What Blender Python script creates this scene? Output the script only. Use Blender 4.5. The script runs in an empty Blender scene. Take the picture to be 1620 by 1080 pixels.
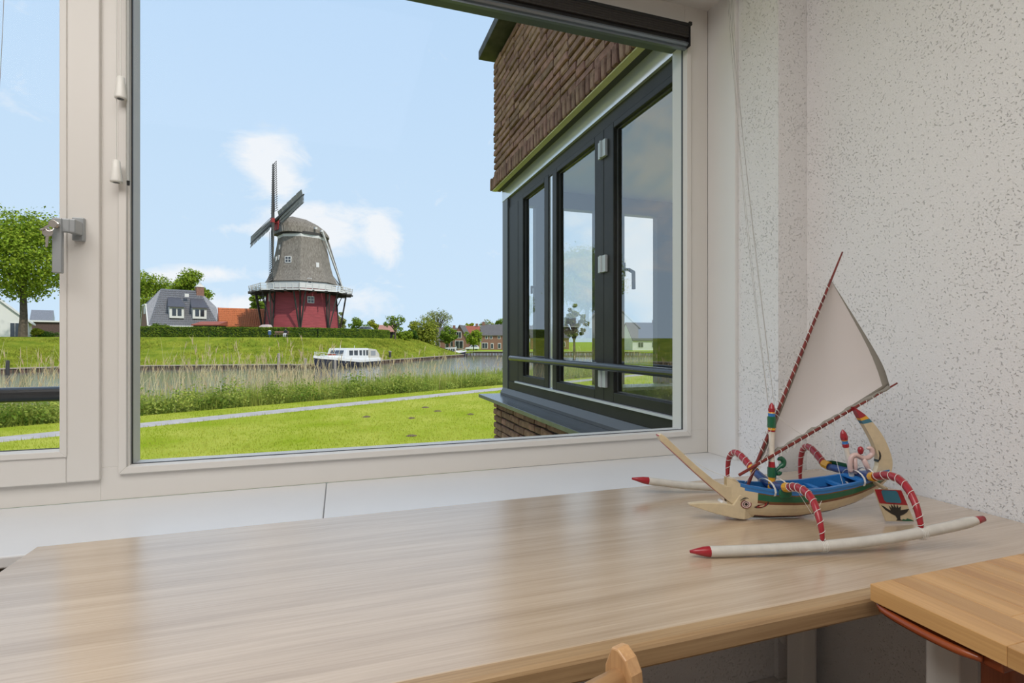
import bpy, bmesh, math, random
from mathutils import Vector, Matrix, noise as mnoise
R = math.radians
rnd = random.Random(7)
S = bpy.context.scene
COL = S.collection

# ------------------------------------------------------------------ camera
F_PX, YAW, EYE = 822.0, R(18.23), 1.13
cd = bpy.data.cameras.new('camera'); cam = bpy.data.objects.new('camera', cd); COL.objects.link(cam)
cam.location = (0, 0, EYE); cam.rotation_euler = (R(90), 0, -YAW)
cd.sensor_width = 36; cd.lens = F_PX / 1620 * 36; cd.clip_start = .02; cd.clip_end = 3000
S.camera = cam
S.view_settings.view_transform = 'Standard'; S.view_settings.look = 'None'
S.view_settings.gamma = 1; S.view_settings.use_curve_mapping = False
S.view_settings.exposure = 0.0
SA, CA = math.sin(YAW), math.cos(YAW)

# ------------------------------------------------------------------ sky
W = bpy.data.worlds.new('sky'); S.world = W; W.use_nodes = True
wt = W.node_tree; wt.nodes.clear()
def N(nt, kind, **kw):
    n = nt.nodes.new(kind)
    for k, v in kw.items():
        if k == 'inp':
            for kk, vv in v.items(): n.inputs[kk].default_value = vv
        else: setattr(n, k, v)
    return n
def M_(nt, op, a, b=None, c=None, clamp=False):
    n = nt.nodes.new('ShaderNodeMath'); n.operation = op; n.use_clamp = clamp
    for i, x in enumerate((a, b, c)):
        if x is None: continue
        if isinstance(x, (int, float)): n.inputs[i].default_value = x
        else: nt.links.new(x, n.inputs[i])
    return n.outputs[0]
SKY_STRENGTH = 1.0
SUN_STRENGTH = 2.8
def make_sky():
    nt = wt
    tc = N(nt, 'ShaderNodeTexCoord'); sx = N(nt, 'ShaderNodeSeparateXYZ')
    nt.links.new(tc.outputs['Generated'], sx.inputs[0])
    az = M_(nt, 'ARCTAN2', sx.outputs[0], sx.outputs[1]); el = M_(nt, 'ARCSINE', sx.outputs[2])
    ramp = N(nt, 'ShaderNodeValToRGB'); cr = ramp.color_ramp
    nt.links.new(M_(nt, 'MULTIPLY', el, 2 / math.pi, clamp=True), ramp.inputs[0])
    cr.elements[0].position = 0; cr.elements[0].color = (.65, .82, .985, 1)
    cr.elements[1].position = 1; cr.elements[1].color = (.33, .54, .90, 1)
    e = cr.elements.new(.30); e.color = (.545, .735, .965, 1)
    # wispy cloud noise, stretched sideways
    mp = N(nt, 'ShaderNodeMapping'); nt.links.new(tc.outputs['Generated'], mp.inputs[0])
    mp.inputs['Scale'].default_value = (11, 11, 19); mp.inputs['Rotation'].default_value = (0, R(20), 0)
    n1 = N(nt, 'ShaderNodeTexNoise', inp={'Scale': 1.0, 'Detail': 7.0, 'Roughness': .62, 'Distortion': .5})
    nt.links.new(mp.outputs[0], n1.inputs['Vector'])
    mp2 = N(nt, 'ShaderNodeMapping'); nt.links.new(tc.outputs['Generated'], mp2.inputs[0])
    mp2.inputs['Scale'].default_value = (2.2, 2.2, 5)
    n2 = N(nt, 'ShaderNodeTexNoise', inp={'Scale': 1.0, 'Detail': 6.0, 'Roughness': .55})
    nt.links.new(mp2.outputs[0], n2.inputs['Vector'])
    tot = None
    # banks of cloud: azimuth, elevation, half widths (radians), amount
    for a, b, wa, wb, k in [(-.12, .315, .055, .055, 1.15), (-.10, .27, .04, .03, .6), (.005, .212, .10, .055, 1.2), (-.06, .19, .06, .035, 1.05), (-.215, .112, .085, .016, 1.2), (-.27, .10, .04, .010, .8),
                            (.02, .07, .065, .04, 1.1), (-.16, .06, .09, .026, 1.15), (.085, .17, .03, .05, .8), (.19, .20, .012, .008, .6), (-.15, .19, .06, .012, .7),
                            (-.66, .36, .17, .24, 1.3), (.62, .17, .2, .16, 1.6), (-1.2, .2, .35, .12, .9), (1.25, .3, .4, .15, .9), (.95, .1, .25, .06, .8)]:
        ga = M_(nt, 'POWER', M_(nt, 'DIVIDE', M_(nt, 'SUBTRACT', az, a), wa), 2.0)
        gb = M_(nt, 'POWER', M_(nt, 'DIVIDE', M_(nt, 'SUBTRACT', el, b), wb), 2.0)
        g = M_(nt, 'MULTIPLY', M_(nt, 'POWER', 2.718, M_(nt, 'MULTIPLY', M_(nt, 'ADD', ga, gb), -1.0)), k)
        tot = g if tot is None else M_(nt, 'ADD', tot, g)
    # general cover behind the house and overhead
    gen = M_(nt, 'MULTIPLY', M_(nt, 'SUBTRACT', n2.outputs[0], .50), 3.0, clamp=True)
    back = M_(nt, 'MULTIPLY', M_(nt, 'SUBTRACT', M_(nt, 'ABSOLUTE', az), .8), 1.5, clamp=True)
    gen = M_(nt, 'MULTIPLY', gen, back)
    c = M_(nt, 'MULTIPLY', M_(nt, 'SUBTRACT', M_(nt, 'ADD', M_(nt, 'MULTIPLY', M_(nt, 'MINIMUM', tot, 1.25), .56), M_(nt, 'MULTIPLY', n1.outputs[0], 1.5)), 1.0), 2.3, clamp=True)
    c = M_(nt, 'MAXIMUM', M_(nt, 'MULTIPLY', c, .92), M_(nt, 'MULTIPLY', gen, .8))
    mx = N(nt, 'ShaderNodeMix', data_type='RGBA')
    nt.links.new(c, mx.inputs['Factor']); nt.links.new(ramp.outputs[0], mx.inputs['A'])
    mx.inputs['B'].default_value = (.93, .95, .985, 1)
    bg = N(nt, 'ShaderNodeBackground'); bg.inputs[1].default_value = SKY_STRENGTH
    nt.links.new(mx.outputs['Result'], bg.inputs[0])
    out = N(nt, 'ShaderNodeOutputWorld'); nt.links.new(bg.outputs[0], out.inputs[0])
make_sky()

# ------------------------------------------------------------------ sun and added interior fill
sl = bpy.data.lights.new('sun', 'SUN'); sl.energy = SUN_STRENGTH; sl.angle = R(1.2); sl.color = (1, .95, .86)
so = bpy.data.objects.new('sun', sl); COL.objects.link(so)
so.rotation_euler = Vector((-.36, .60, -.71)).to_track_quat('-Z', 'Y').to_euler()
def area(name, loc, target, sx, sy, watts, color):
    l = bpy.data.lights.new(name, 'AREA'); l.shape = 'RECTANGLE'; l.size = sx; l.size_y = sy; l.energy = watts; l.color = color
    o = bpy.data.objects.new(name, l); COL.objects.link(o); o.location = loc
    o.rotation_euler = (Vector(target) - Vector(loc)).to_track_quat('-Z', 'Y').to_euler()
area('overhead_fill', (-.7, -.1, 2.58), (-.7, -.1, 0), 2.2, 1.7, 54, (1, .97, .945))  # unseen area light added overhead to brighten the interior
area('rear_fill', (-1.2, -3.1, 1.5), (-.2, 1, 1.3), 2.6, 1.8, 5, (1, .97, .94))  # weak unseen area light added behind the viewer as fill

# ------------------------------------------------------------------ materials
def srgb(r, g, b):
    f = lambda c: (c / 255) / 12.92 if c <= 10 else ((c / 255 + .055) / 1.055) ** 2.4
    return (f(r), f(g), f(b), 1)
def mat(name, col, rough=.6, metal=0., spec=.5, var=0., vscale=5., stretch=(1, 1, 1), bump=0., bscale=40., bdist=.01, col2=None, rand=0., coat=0., transl=0., detail=4., coords='Object'):
    m = bpy.data.materials.new(name); m.use_nodes = True; nt = m.node_tree
    b = nt.nodes['Principled BSDF']
    if len(col) == 3: col = (*col, 1)
    b.inputs['Base Color'].default_value = col; b.inputs['Roughness'].default_value = rough
    b.inputs['Metallic'].default_value = metal; b.inputs['Specular IOR Level'].default_value = spec
    if coat: b.inputs['Coat Weight'].default_value = coat; b.inputs['Coat Roughness'].default_value = .12
    tc = None
    if var or bump or col2:
        tc = N(nt, 'ShaderNodeTexCoord'); mp = N(nt, 'ShaderNodeMapping')
        nt.links.new(tc.outputs[coords], mp.inputs[0]); mp.inputs['Scale'].default_value = stretch
    src = None
    if var or col2:
        n = N(nt, 'ShaderNodeTexNoise', inp={'Scale': vscale, 'Detail': detail, 'Roughness': .6})
        nt.links.new(mp.outputs[0], n.inputs['Vector'])
        r = N(nt, 'ShaderNodeValToRGB'); nt.links.new(n.outputs[0], r.inputs[0])
        c2 = col2 if col2 else tuple(min(1, c * (1 + var)) for c in col[:3]) + (1,)
        c1 = col if col2 else tuple(c * (1 - var) for c in col[:3]) + (1,)
        if len(c2) == 3: c2 = (*c2, 1)
        r.color_ramp.elements[0].position = .34; r.color_ramp.elements[0].color = c1
        r.color_ramp.elements[1].position = .66; r.color_ramp.elements[1].color = c2
        src = r.outputs[0]
    if rand:
        oi = N(nt, 'ShaderNodeObjectInfo'); hs = N(nt, 'ShaderNodeHueSaturation')
        ge = N(nt, 'ShaderNodeNewGeometry')
        rr = M_(nt, 'FRACT', M_(nt, 'ADD', oi.outputs['Random'], ge.outputs['Random Per Island']))
        v = M_(nt, 'ADD', M_(nt, 'MULTIPLY', rr, 2 * rand), 1 - rand)
        h = M_(nt, 'ADD', M_(nt, 'MULTIPLY', M_(nt, 'FRACT', M_(nt, 'MULTIPLY', rr, 7.3)), .03 * min(1, rand * 3)), .5 - .015 * min(1, rand * 3))
        nt.links.new(v, hs.inputs['Value']); nt.links.new(h, hs.inputs['Hue'])
        if src is not None: nt.links.new(src, hs.inputs['Color'])
        else: hs.inputs['Color'].default_value = col
        src = hs.outputs[0]
    if src is not None: nt.links.new(src, b.inputs['Base Color'])
    if bump:
        n = N(nt, 'ShaderNodeTexNoise', inp={'Scale': bscale, 'Detail': 5.0, 'Roughness': .6})
        nt.links.new(mp.outputs[0], n.inputs['Vector'])
        bp = N(nt, 'ShaderNodeBump', inp={'Strength': bump, 'Distance': bdist})
        nt.links.new(n.outputs[0], bp.inputs['Height']); nt.links.new(bp.outputs[0], b.inputs['Normal'])
    if transl:
        t = N(nt, 'ShaderNodeBsdfTranslucent'); mx = N(nt, 'ShaderNodeMixShader'); mx.inputs[0].default_value = transl
        if src is not None: nt.links.new(src, t.inputs[0])
        else: t.inputs[0].default_value = col
        nt.links.new(b.outputs[0], mx.inputs[1]); nt.links.new(t.outputs[0], mx.inputs[2])
        nt.links.new(mx.outputs[0], nt.nodes['Material Output'].inputs[0])
    return m
def glass_mat(name, ior, tint=(1, 1, 1, 1)):
    m = bpy.data.materials.new(name); m.use_nodes = True; nt = m.node_tree; nt.nodes.clear()
    fr = N(nt, 'ShaderNodeFresnel', inp={'IOR': ior}); tr = N(nt, 'ShaderNodeBsdfTransparent', inp={'Color': tint})
    gl = N(nt, 'ShaderNodeBsdfGlossy', inp={'Roughness': 0.0}); mx = N(nt, 'ShaderNodeMixShader')
    ou = N(nt, 'ShaderNodeOutputMaterial')
    ge = N(nt, 'ShaderNodeNewGeometry')                     # a slab reflects once, at the face turned to the ray
    nt.links.new(M_(nt, 'MULTIPLY', fr.outputs[0], M_(nt, 'SUBTRACT', 1.0, ge.outputs['Backfacing'])), mx.inputs[0]); nt.links.new(tr.outputs[0], mx.inputs[1]); nt.links.new(gl.outputs[0], mx.inputs[2])
    nt.links.new(mx.outputs[0], ou.inputs[0])
    return m
def wood(name, c1, c2, axis='X', rough=.35, scale=1., spec=.5, coat=0., rand=0., bump=.05):
    """grain running along the given axis"""
    m = bpy.data.materials.new(name); m.use_nodes = True; nt = m.node_tree; b = nt.nodes['Principled BSDF']
    tc = N(nt, 'ShaderNodeTexCoord'); mp = N(nt, 'ShaderNodeMapping'); nt.links.new(tc.outputs['Object'], mp.inputs[0])
    st = {'X': (1.2, 34, 34), 'Y': (34, 1.2, 34), 'Z': (34, 34, 1.2)}[axis]
    mp.inputs['Scale'].default_value = tuple(s * scale for s in st)
    oi = N(nt, 'ShaderNodeObjectInfo')
    cb = N(nt, 'ShaderNodeCombineXYZ')
    for i in range(3): nt.links.new(M_(nt, 'MULTIPLY', oi.outputs['Random'], 37. * (i + 1) * (1 if rand else 0)), cb.inputs[i])
    nt.links.new(cb.outputs[0], mp.inputs['Location'])
    n1 = N(nt, 'ShaderNodeTexNoise', inp={'Scale': 1., 'Detail': 3., 'Roughness': .55, 'Distortion': .35}); nt.links.new(mp.outputs[0], n1.inputs['Vector'])
    mp2 = N(nt, 'ShaderNodeMapping'); nt.links.new(tc.outputs['Object'], mp2.inputs[0])
    st2 = {'X': (6, 300, 300), 'Y': (300, 6, 300), 'Z': (300, 300, 6)}[axis]
    mp2.inputs['Scale'].default_value = tuple(s * scale for s in st2)
    n2 = N(nt, 'ShaderNodeTexNoise', inp={'Scale': 1., 'Detail': 2., 'Roughness': .6}); nt.links.new(mp2.outputs[0], n2.inputs['Vector'])
    f = M_(nt, 'ADD', M_(nt, 'MULTIPLY', n1.outputs[0], .62), M_(nt, 'MULTIPLY', n2.outputs[0], .38))
    r = N(nt, 'ShaderNodeValToRGB'); nt.links.new(f, r.inputs[0])
    r.color_ramp.elements[0].position = .36; r.color_ramp.elements[0].color = c1
    r.color_ramp.elements[1].position = .62; r.color_ramp.elements[1].color = c2
    src = r.outputs[0]
    if rand:
        hs = N(nt, 'ShaderNodeHueSaturation'); nt.links.new(src, hs.inputs['Color'])
        nt.links.new(M_(nt, 'ADD', M_(nt, 'MULTIPLY', oi.outputs['Random'], 2 * rand), 1 - rand), hs.inputs['Value']); src = hs.outputs[0]
    nt.links.new(src, b.inputs['Base Color'])
    b.inputs['Roughness'].default_value = rough; b.inputs['Specular IOR Level'].default_value = spec
    if coat: b.inputs['Coat Weight'].default_value = coat; b.inputs['Coat Roughness'].default_value = rough
    bp = N(nt, 'ShaderNodeBump', inp={'Strength': bump, 'Distance': .002}); nt.links.new(n2.outputs[0], bp.inputs['Height'])
    nt.links.new(bp.outputs[0], b.inputs['Normal'])
    return m

# ------------------------------------------------------------------ mesh helpers
class MB:
    def __init__(s): s.v = []; s.f = []; s.m = []
    def add(s, vs, fs, mi=0, X=None):
        o = len(s.v)
        s.v += [tuple(X @ Vector(p)) for p in vs] if X is not None else [tuple(p) for p in vs]
        s.f += [tuple(i + o for i in f) for f in fs]; s.m += [mi] * len(fs); return s
    def box(s, a, b, mi=0, X=None):
        (x0, y0, z0), (x1, y1, z1) = a, b
        return s.add([(x0, y0, z0), (x1, y0, z0), (x1, y1, z0), (x0, y1, z0), (x0, y0, z1), (x1, y0, z1), (x1, y1, z1), (x0, y1, z1)],
                     [(0, 3, 2, 1), (4, 5, 6, 7), (0, 1, 5, 4), (1, 2, 6, 5), (2, 3, 7, 6), (3, 0, 4, 7)], mi, X)
    def beam(s, p, q, w, h=None, up=(0, 0, 1), mi=0, w2=None, h2=None):
        p, q = Vector(p), Vector(q); h = h or w; w2 = w2 or w; h2 = h2 or h
        d = (q - p).normalized(); u = Vector(up)
        if abs(d.dot(u)) > .98: u = Vector((0, 1, 0))
        a = d.cross(u).normalized(); b = a.cross(d)
        vs = [p + a * (i * w / 2) + b * (j * h / 2) for i, j in ((-1, -1), (1, -1), (1, 1), (-1, 1))] + \
             [q + a * (i * w2 / 2) + b * (j * h2 / 2) for i, j in ((-1, -1), (1, -1), (1, 1), (-1, 1))]
        return s.add(vs, [(0, 3, 2, 1), (4, 5, 6, 7), (0, 1, 5, 4), (1, 2, 6, 5), (2, 3, 7, 6), (3, 0, 4, 7)], mi)
    def tube(s, pts, r, n=8, caps=True, mi=0, mis=None):
        pts = [Vector(p) for p in pts]; k = len(pts)
        rs = r if isinstance(r, (list, tuple)) else [r] * k
        o = len(s.v); ref = None
        for i, p in enumerate(pts):
            d = (pts[min(i + 1, k - 1)] - pts[max(i - 1, 0)]).normalized()
            if ref is None: ref = Vector((0, 0, 1)) if abs(d.z) < .9 else Vector((1, 0, 0))
            a = (ref - d * ref.dot(d)).normalized(); ref = a; b = d.cross(a)
            for j in range(n):
                t = 2 * math.pi * j / n
                s.v.append(tuple(p + (a * math.cos(t) + b * math.sin(t)) * rs[i]))
        for i in range(k - 1):
            for j in range(n):
                s.f.append((o + i * n + j, o + i * n + (j + 1) % n, o + (i + 1) * n + (j + 1) % n, o + (i + 1) * n + j))
                s.m.append(mis[i] if mis else mi)
        if caps:
            s.f.append(tuple(o + j for j in range(n))[::-1]); s.m.append(mis[0] if mis else mi)
            s.f.append(tuple(o + (k - 1) * n + j for j in range(n))); s.m.append(mis[-1] if mis else mi)
        return s
    def lathe(s, prof, n=16, c=(0, 0, 0), mis=None, ph=0., X=None):
        o = len(s.v); vs = []
        for r, z in prof:
            for j in range(n):
                t = 2 * math.pi * j / n + ph; vs.append((c[0] + r * math.cos(t), c[1] + r * math.sin(t), c[2] + z))
        fs = []; ms = []
        for i in range(len(prof) - 1):
            for j in range(n):
                fs.append((i * n + j, i * n + (j + 1) % n, (i + 1) * n + (j + 1) % n, (i + 1) * n + j)); ms.append(mis[i] if mis else 0)
        fs.append(tuple(range(n))[::-1]); ms.append(mis[0] if mis else 0)
        k = (len(prof) - 1) * n; fs.append(tuple(k + j for j in range(n))); ms.append(mis[-1] if mis else 0)
        s.v += [tuple(X @ Vector(p)) for p in vs] if X is not None else vs
        s.f += [tuple(i + o for i in f) for f in fs]; s.m += ms; return s
    def prism(s, poly, fn, t0, t1, mi=0):
        """extrude a 2-D outline; fn(a, b, t) gives the 3-D point"""
        n = len(poly); vs = [fn(a, b, t0) for a, b in poly] + [fn(a, b, t1) for a, b in poly]
        fs = [tuple(range(n))[::-1], tuple(range(n, 2 * n))] + [(i, (i + 1) % n, n + (i + 1) % n, n + i) for i in range(n)]
        return s.add(vs, fs, mi)
    def loft(s, rings, closed=True, caps=True, mi=0):
        o = len(s.v); n = len(rings[0])
        for r in rings: s.v += [tuple(p) for p in r]
        for i in range(len(rings) - 1):
            for j in range(n if closed else n - 1):
                s.f.append((o + i * n + j, o + i * n + (j + 1) % n, o + (i + 1) * n + (j + 1) % n, o + (i + 1) * n + j)); s.m.append(mi)
        if caps and closed:
            s.f.append(tuple(o + j for j in range(n))[::-1]); s.f.append(tuple(o + (len(rings) - 1) * n + j for j in range(n))); s.m += [mi, mi]
        return s
    def mesh(s, name, mats, fix=True, off=None, smooth=False):
        me = bpy.data.meshes.new(name)
        vs = s.v if off is None else [(x - off[0], y - off[1], z - off[2]) for x, y, z in s.v]
        me.from_pydata(vs, [], s.f)
        for m in (mats if isinstance(mats, (list, tuple)) else [mats]): me.materials.append(m)
        if any(s.m): me.polygons.foreach_set('material_index', s.m)
        if fix:
            bm = bmesh.new(); bm.from_mesh(me); bmesh.ops.recalc_face_normals(bm, faces=bm.faces); bm.to_mesh(me); bm.free()
        if smooth: me.polygons.foreach_set('use_smooth', [True] * len(me.polygons))
        me.update(); return me
    def build(s, name, mats, parent=None, bevel=0., smooth=False, fix=True, local=False, segs=2):
        """parent: a thing; vertices are world coordinates unless local is True"""
        off = None
        if parent is not None and not local: off = origin(parent)
        me = s.mesh(name, mats, fix, off, smooth)
        o = bpy.data.objects.new(name, me); COL.objects.link(o)
        if parent is not None: o.parent = parent
        if bevel:
            md = o.modifiers.new('bevel', 'BEVEL'); md.width = bevel; md.segments = segs; md.limit_method = 'ANGLE'; md.angle_limit = R(40)
        return o
def origin(o):
    v = Vector((0, 0, 0))
    while o is not None: v += o.location; o = o.parent
    return v
def tag(o, label, cat, group=None, kind=None):
    o['label'] = label; o['category'] = cat
    if group: o['group'] = group
    if kind: o['kind'] = kind
    return o
def thing(name, label, cat, loc=(0, 0, 0), rz=0., group=None, kind=None):
    o = bpy.data.objects.new(name, None); COL.objects.link(o); o.location = loc; o.rotation_euler = (0, 0, rz); o.empty_display_size = .1
    return tag(o, label, cat, group, kind)
def inst(name, me, parent=None, loc=(0, 0, 0), rot=(0, 0, 0), sc=(1, 1, 1)):
    o = bpy.data.objects.new(name, me); COL.objects.link(o); o.location = loc; o.rotation_euler = rot; o.scale = sc
    if parent is not None: o.parent = parent
    return o
def G(r, d, z=0.):
    """landscape coordinates: r metres to the right of and d metres along the line of sight"""
    return Vector((d * SA + r * CA, d * CA - r * SA, z))
def GU(u, d, z=0.): return G((u - 810) / F_PX * d, d, z)
def zat(v, d): return EYE + (539.5 - v) / F_PX * d
def spline(pts, n):
    """Catmull-Rom through points"""
    P = [Vector(p) for p in pts]; P = [2 * P[0] - P[1]] + P + [2 * P[-1] - P[-2]]; out = []
    k = len(P) - 3
    for i in range(n + 1):
        t = i / n * k; j = min(int(t), k - 1); t -= j
        a, b, c, d = P[j:j + 4]
        out.append(.5 * ((2 * b) + (c - a) * t + (2 * a - 5 * b + 4 * c - d) * t * t + (3 * b - a - 3 * c + d) * t ** 3))
    return out
# ================================================================== ROOM
def plaster_mat():
    m = bpy.data.materials.new('sprayed_plaster'); m.use_nodes = True; nt = m.node_tree; b = nt.nodes['Principled BSDF']
    b.inputs['Base Color'].default_value = (.76, .75, .745, 1); b.inputs['Roughness'].default_value = .85; b.inputs['Specular IOR Level'].default_value = .2
    tc = N(nt, 'ShaderNodeTexCoord')
    n = N(nt, 'ShaderNodeTexNoise', inp={'Scale': 190., 'Detail': 2.5, 'Roughness': .5, 'Distortion': .35}); nt.links.new(tc.outputs['Object'], n.inputs['Vector'])
    d = N(nt, 'ShaderNodeTexNoise', inp={'Scale': 5., 'Detail': 2.}); nt.links.new(tc.outputs['Object'], d.inputs['Vector'])
    thr = M_(nt, 'ADD', n.outputs[0], M_(nt, 'MULTIPLY', M_(nt, 'SUBTRACT', d.outputs[0], .5), .16))
    r = N(nt, 'ShaderNodeValToRGB'); nt.links.new(thr, r.inputs[0])
    r.color_ramp.elements[0].position = .63; r.color_ramp.elements[0].color = (1, 1, 1, 1)
    r.color_ramp.elements[1].position = .71; r.color_ramp.elements[1].color = (0, 0, 0, 1)
    f = N(nt, 'ShaderNodeTexNoise', inp={'Scale': 320., 'Detail': 2.}); nt.links.new(tc.outputs['Object'], f.inputs['Vector'])
    h = M_(nt, 'ADD', r.outputs[0], M_(nt, 'MULTIPLY', f.outputs[0], .35))
    bp = N(nt, 'ShaderNodeBump', inp={'Strength': .85, 'Distance': .0036}); nt.links.new(h, bp.inputs['Height'])
    nt.links.new(bp.outputs[0], b.inputs['Normal'])
    return m
PLASTER = plaster_mat()
WHITE = mat('white_paint', (.74, .73, .71), .38, var=.015, vscale=2)
FRAMEW = mat('cream_window_paint', (.70, .675, .635), .42, bump=.06, bscale=300, bdist=.001, stretch=(1, 1, .3))
SILLM = mat('sill_paint', (.68, .685, .69), .32, var=.02, vscale=3)
DARKGAP = mat('dark_gasket', (.03, .032, .035), .5)
CEILM = mat('ceiling_paint', (.78, .77, .75), .8)
FLOORM = wood('floor_oak', (.20, .13, .08, 1), (.30, .21, .13, 1), 'Y', .45, .4)
GLASS = glass_mat('window_glass', 1.12, (.985, .99, .99, 1))

XR, YW = 1.362, 1.535      # right wall, inner face of the window frames
o = MB().box((-3.2, -3.4, -.08), (XR, 1.25, 0)).build('floor', FLOORM); tag(o, 'plain brown wooden floor of the room', 'floor', kind='structure')
o = MB().box((-3.3, -3.4, 2.62), (XR + .2, 1.75, 2.75)).build('ceiling', CEILM); tag(o, 'flat white ceiling of the room', 'ceiling', kind='structure')
o = MB().box((XR, -3.4, -.5), (XR + .16, 1.62, 2.62)).build('wall_right', PLASTER); tag(o, 'white sprayed plaster wall full of small pits beside the desk', 'wall', kind='structure')
o = MB().box((-3.36, -3.4, -.5), (-3.2, 1.65, 2.62)).build('wall_left', PLASTER); tag(o, 'white plaster wall at the far side of the room', 'wall', kind='structure')
o = MB().box((-3.2, -3.4, -.08), (XR, -3.25, 2.62)).build('wall_back', PLASTER)
tag(o, 'white plaster wall behind the viewer', 'wall', kind='structure')
w = MB()
w.box((1.25, 1.234, 0), (XR, 1.66, 2.62))                 # pier right of the window
w.box((-3.2, 1.234, 2.314), (1.25, 1.66, 2.62))           # above the windows
w.box((-3.2, 1.234, 0), (-1.72, 1.66, 2.314))             # left pier
w.box((-1.72, 1.25, -1.6), (1.25, 1.66, .705))            # under the sill
o = w.build('wall_front', PLASTER); tag(o, 'pitted plaster pier and wall around the window', 'wall', kind='structure')
o = MB().box((-1.72, 1.221, 0), (XR - .001, 1.25, .115)).build('baseboard_front', WHITE, bevel=.003); tag(o, 'white baseboard under the window', 'baseboard', kind='structure')

t = thing('trim_1', 'smooth white board lining the reveal right of the window', 'window lining', (1.237, 1.40, .737), kind='structure')
MB().box((1.237, 1.40, .737), (1.25, YW, 2.314)).build('lining_board', WHITE, t, bevel=.0015)
MB().box((-1.72, 1.234, 2.302), (1.237, YW, 2.314)).build('head_lining', WHITE, t)

t = thing('trim_2', 'pale grey painted window sill in two slabs behind the desk', 'window sill', (0, 1.19, .72), kind='structure')
MB().box((-.037, 1.192, .715), (1.25, YW, .737)).build('sill_slab', SILLM, t, bevel=.003)
MB().box((-1.72, 1.192, .715), (-.0382, YW, .737)).build('sill_slab', SILLM, t, bevel=.003)

# ---- fixed window
t = thing('window_1', 'large fixed window in a cream frame looking out on the windmill', 'window', (.33, YW, .737), kind='structure')
f = MB()
f.box((-.563, YW, .737), (1.237, 1.607, .8185)).build('bottom_rail', FRAMEW, t, bevel=.001)
MB().box((-.563, YW, .8185), (-.502, 1.607, 2.314)).build('mullion', FRAMEW, t, bevel=.001)
MB().box((1.141, YW, .8185), (1.237, 1.607, 2.314)).build('stile', FRAMEW, t, bevel=.001)
MB().box((-.502, YW, 2.182), (1.141, 1.607, 2.314)).build('head_rail', FRAMEW, t, bevel=.001)
def bead_ring(x0, x1, z0, z1, w_, y0, y1, parent, m, name='glazing_bead'):
    """four mitred beads around a pane"""
    fr = [(x0, z0), (x1, z0), (x1, z1), (x0, z1)]; inn = [(x0 + w_, z0 + w_), (x1 - w_, z0 + w_), (x1 - w_, z1 - w_), (x0 + w_, z1 - w_)]
    inb = [(x0 + w_ + .003, z0 + w_ + .003), (x1 - w_ - .003, z0 + w_ + .003), (x1 - w_ - .003, z1 - w_ - .003), (x0 + w_ + .003, z1 - w_ - .003)]
    for i in range(4):
        j = (i + 1) % 4
        vs = [(fr[i][0], y0, fr[i][1]), (fr[j][0], y0, fr[j][1]), (inn[j][0], y0, inn[j][1]), (inn[i][0], y0, inn[i][1]),
              (fr[i][0], y1, fr[i][1]), (fr[j][0], y1, fr[j][1]), (inb[j][0], y1, inb[j][1]), (inb[i][0], y1, inb[i][1])]
        MB().add(vs, [(0, 1, 2, 3), (7, 6, 5, 4), (0, 4, 5, 1), (1, 5, 6, 2), (2, 6, 7, 3), (3, 7, 4, 0)]).build(name, m, parent, bevel=.001)
MB().box((-.502, 1.552, 2.174), (1.141, 1.612, 2.183)).build('head_profile', mat('blue_grey_profile', (.13, .15, .165), .35, metal=.3), t)
bead_ring(-.523, 1.160, .8015, 2.198, .0165, 1.525, 1.5455, t, FRAMEW)
g = MB()
for a, b in (((-.506, 1.5455, .817), (-.500, 1.552, 2.18)), ((1.139, 1.5455, .817), (1.145, 1.552, 2.18)), ((-.5, 1.5455, .817), (1.139, 1.552, .822)), ((-.5, 1.5455, 2.175), (1.139, 1.552, 2.18))): g.box(a, b)
g.build('gasket', DARKGAP, t)
MB().box((-.5, 1.5475, .822), (1.139, 1.5505, 2.176)).build('pane', GLASS, t)
MB().box((-.563, 1.607, .765), (1.237, 1.68, .795)).build('outer_sill', WHITE, t)

# ---- opening window left of it
t = thing('window_2', 'opening cream window with a grey handle and keys in it', 'window', (-1.1, YW, .737), kind='structure')
MB().box((-1.72, YW, .737), (-.563, 1.607, .80)).build('bottom_rail', FRAMEW, t, bevel=.001)
MB().box((-1.72, YW, .80), (-1.64, 1.607, 2.314)).build('stile', FRAMEW, t, bevel=.001)
MB().box((-1.64, YW, 2.23), (-.563, 1.607, 2.314)).build('head_rail', FRAMEW, t, bevel=.001)
YS = 1.522
MB().box((-.628, YS, .79), (-.561, 1.60, 2.26)).build('sash_stile', FRAMEW, t, bevel=.003)
MB().box((-1.66, YS, .79), (-1.585, 1.60, 2.26)).build('sash_stile', FRAMEW, t, bevel=.003)
MB().box((-1.585, YS, .79), (-.628, 1.60, .858)).build('sash_rail', FRAMEW, t, bevel=.0015)
MB().box((-1.585, YS, 2.19), (-.628, 1.60, 2.26)).build('sash_rail', FRAMEW, t, bevel=.0015)
bead_ring(-1.597, -.6255, .853, 2.203, .0135, YS - .004, 1.5455, t, FRAMEW)
MB().box((-1.582, 1.5475, .868), (-.641, 1.5505, 2.19)).build('pane', GLASS, t)
MB().box((-1.583, 1.5455, .866), (-.641, 1.553, .8705)).build('gasket', DARKGAP, t)
GREY = mat('grey_handle', (.36, .38, .39), .35, metal=.35)
DKGREY = mat('tassel_end_grey', (.20, .21, .21), .4, metal=.3)  # darker grey for the hollow end of the tassels
STEEL = mat('key_steel', (.62, .58, .54), .25, metal=1)
h = MB()
h.box((-.612, YS - .012, 1.372), (-.588, YS + .001, 1.428))                                      # rose
h.box((-.608, YS - .050, 1.384), (-.590, YS - .010, 1.416))                                      # neck
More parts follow.
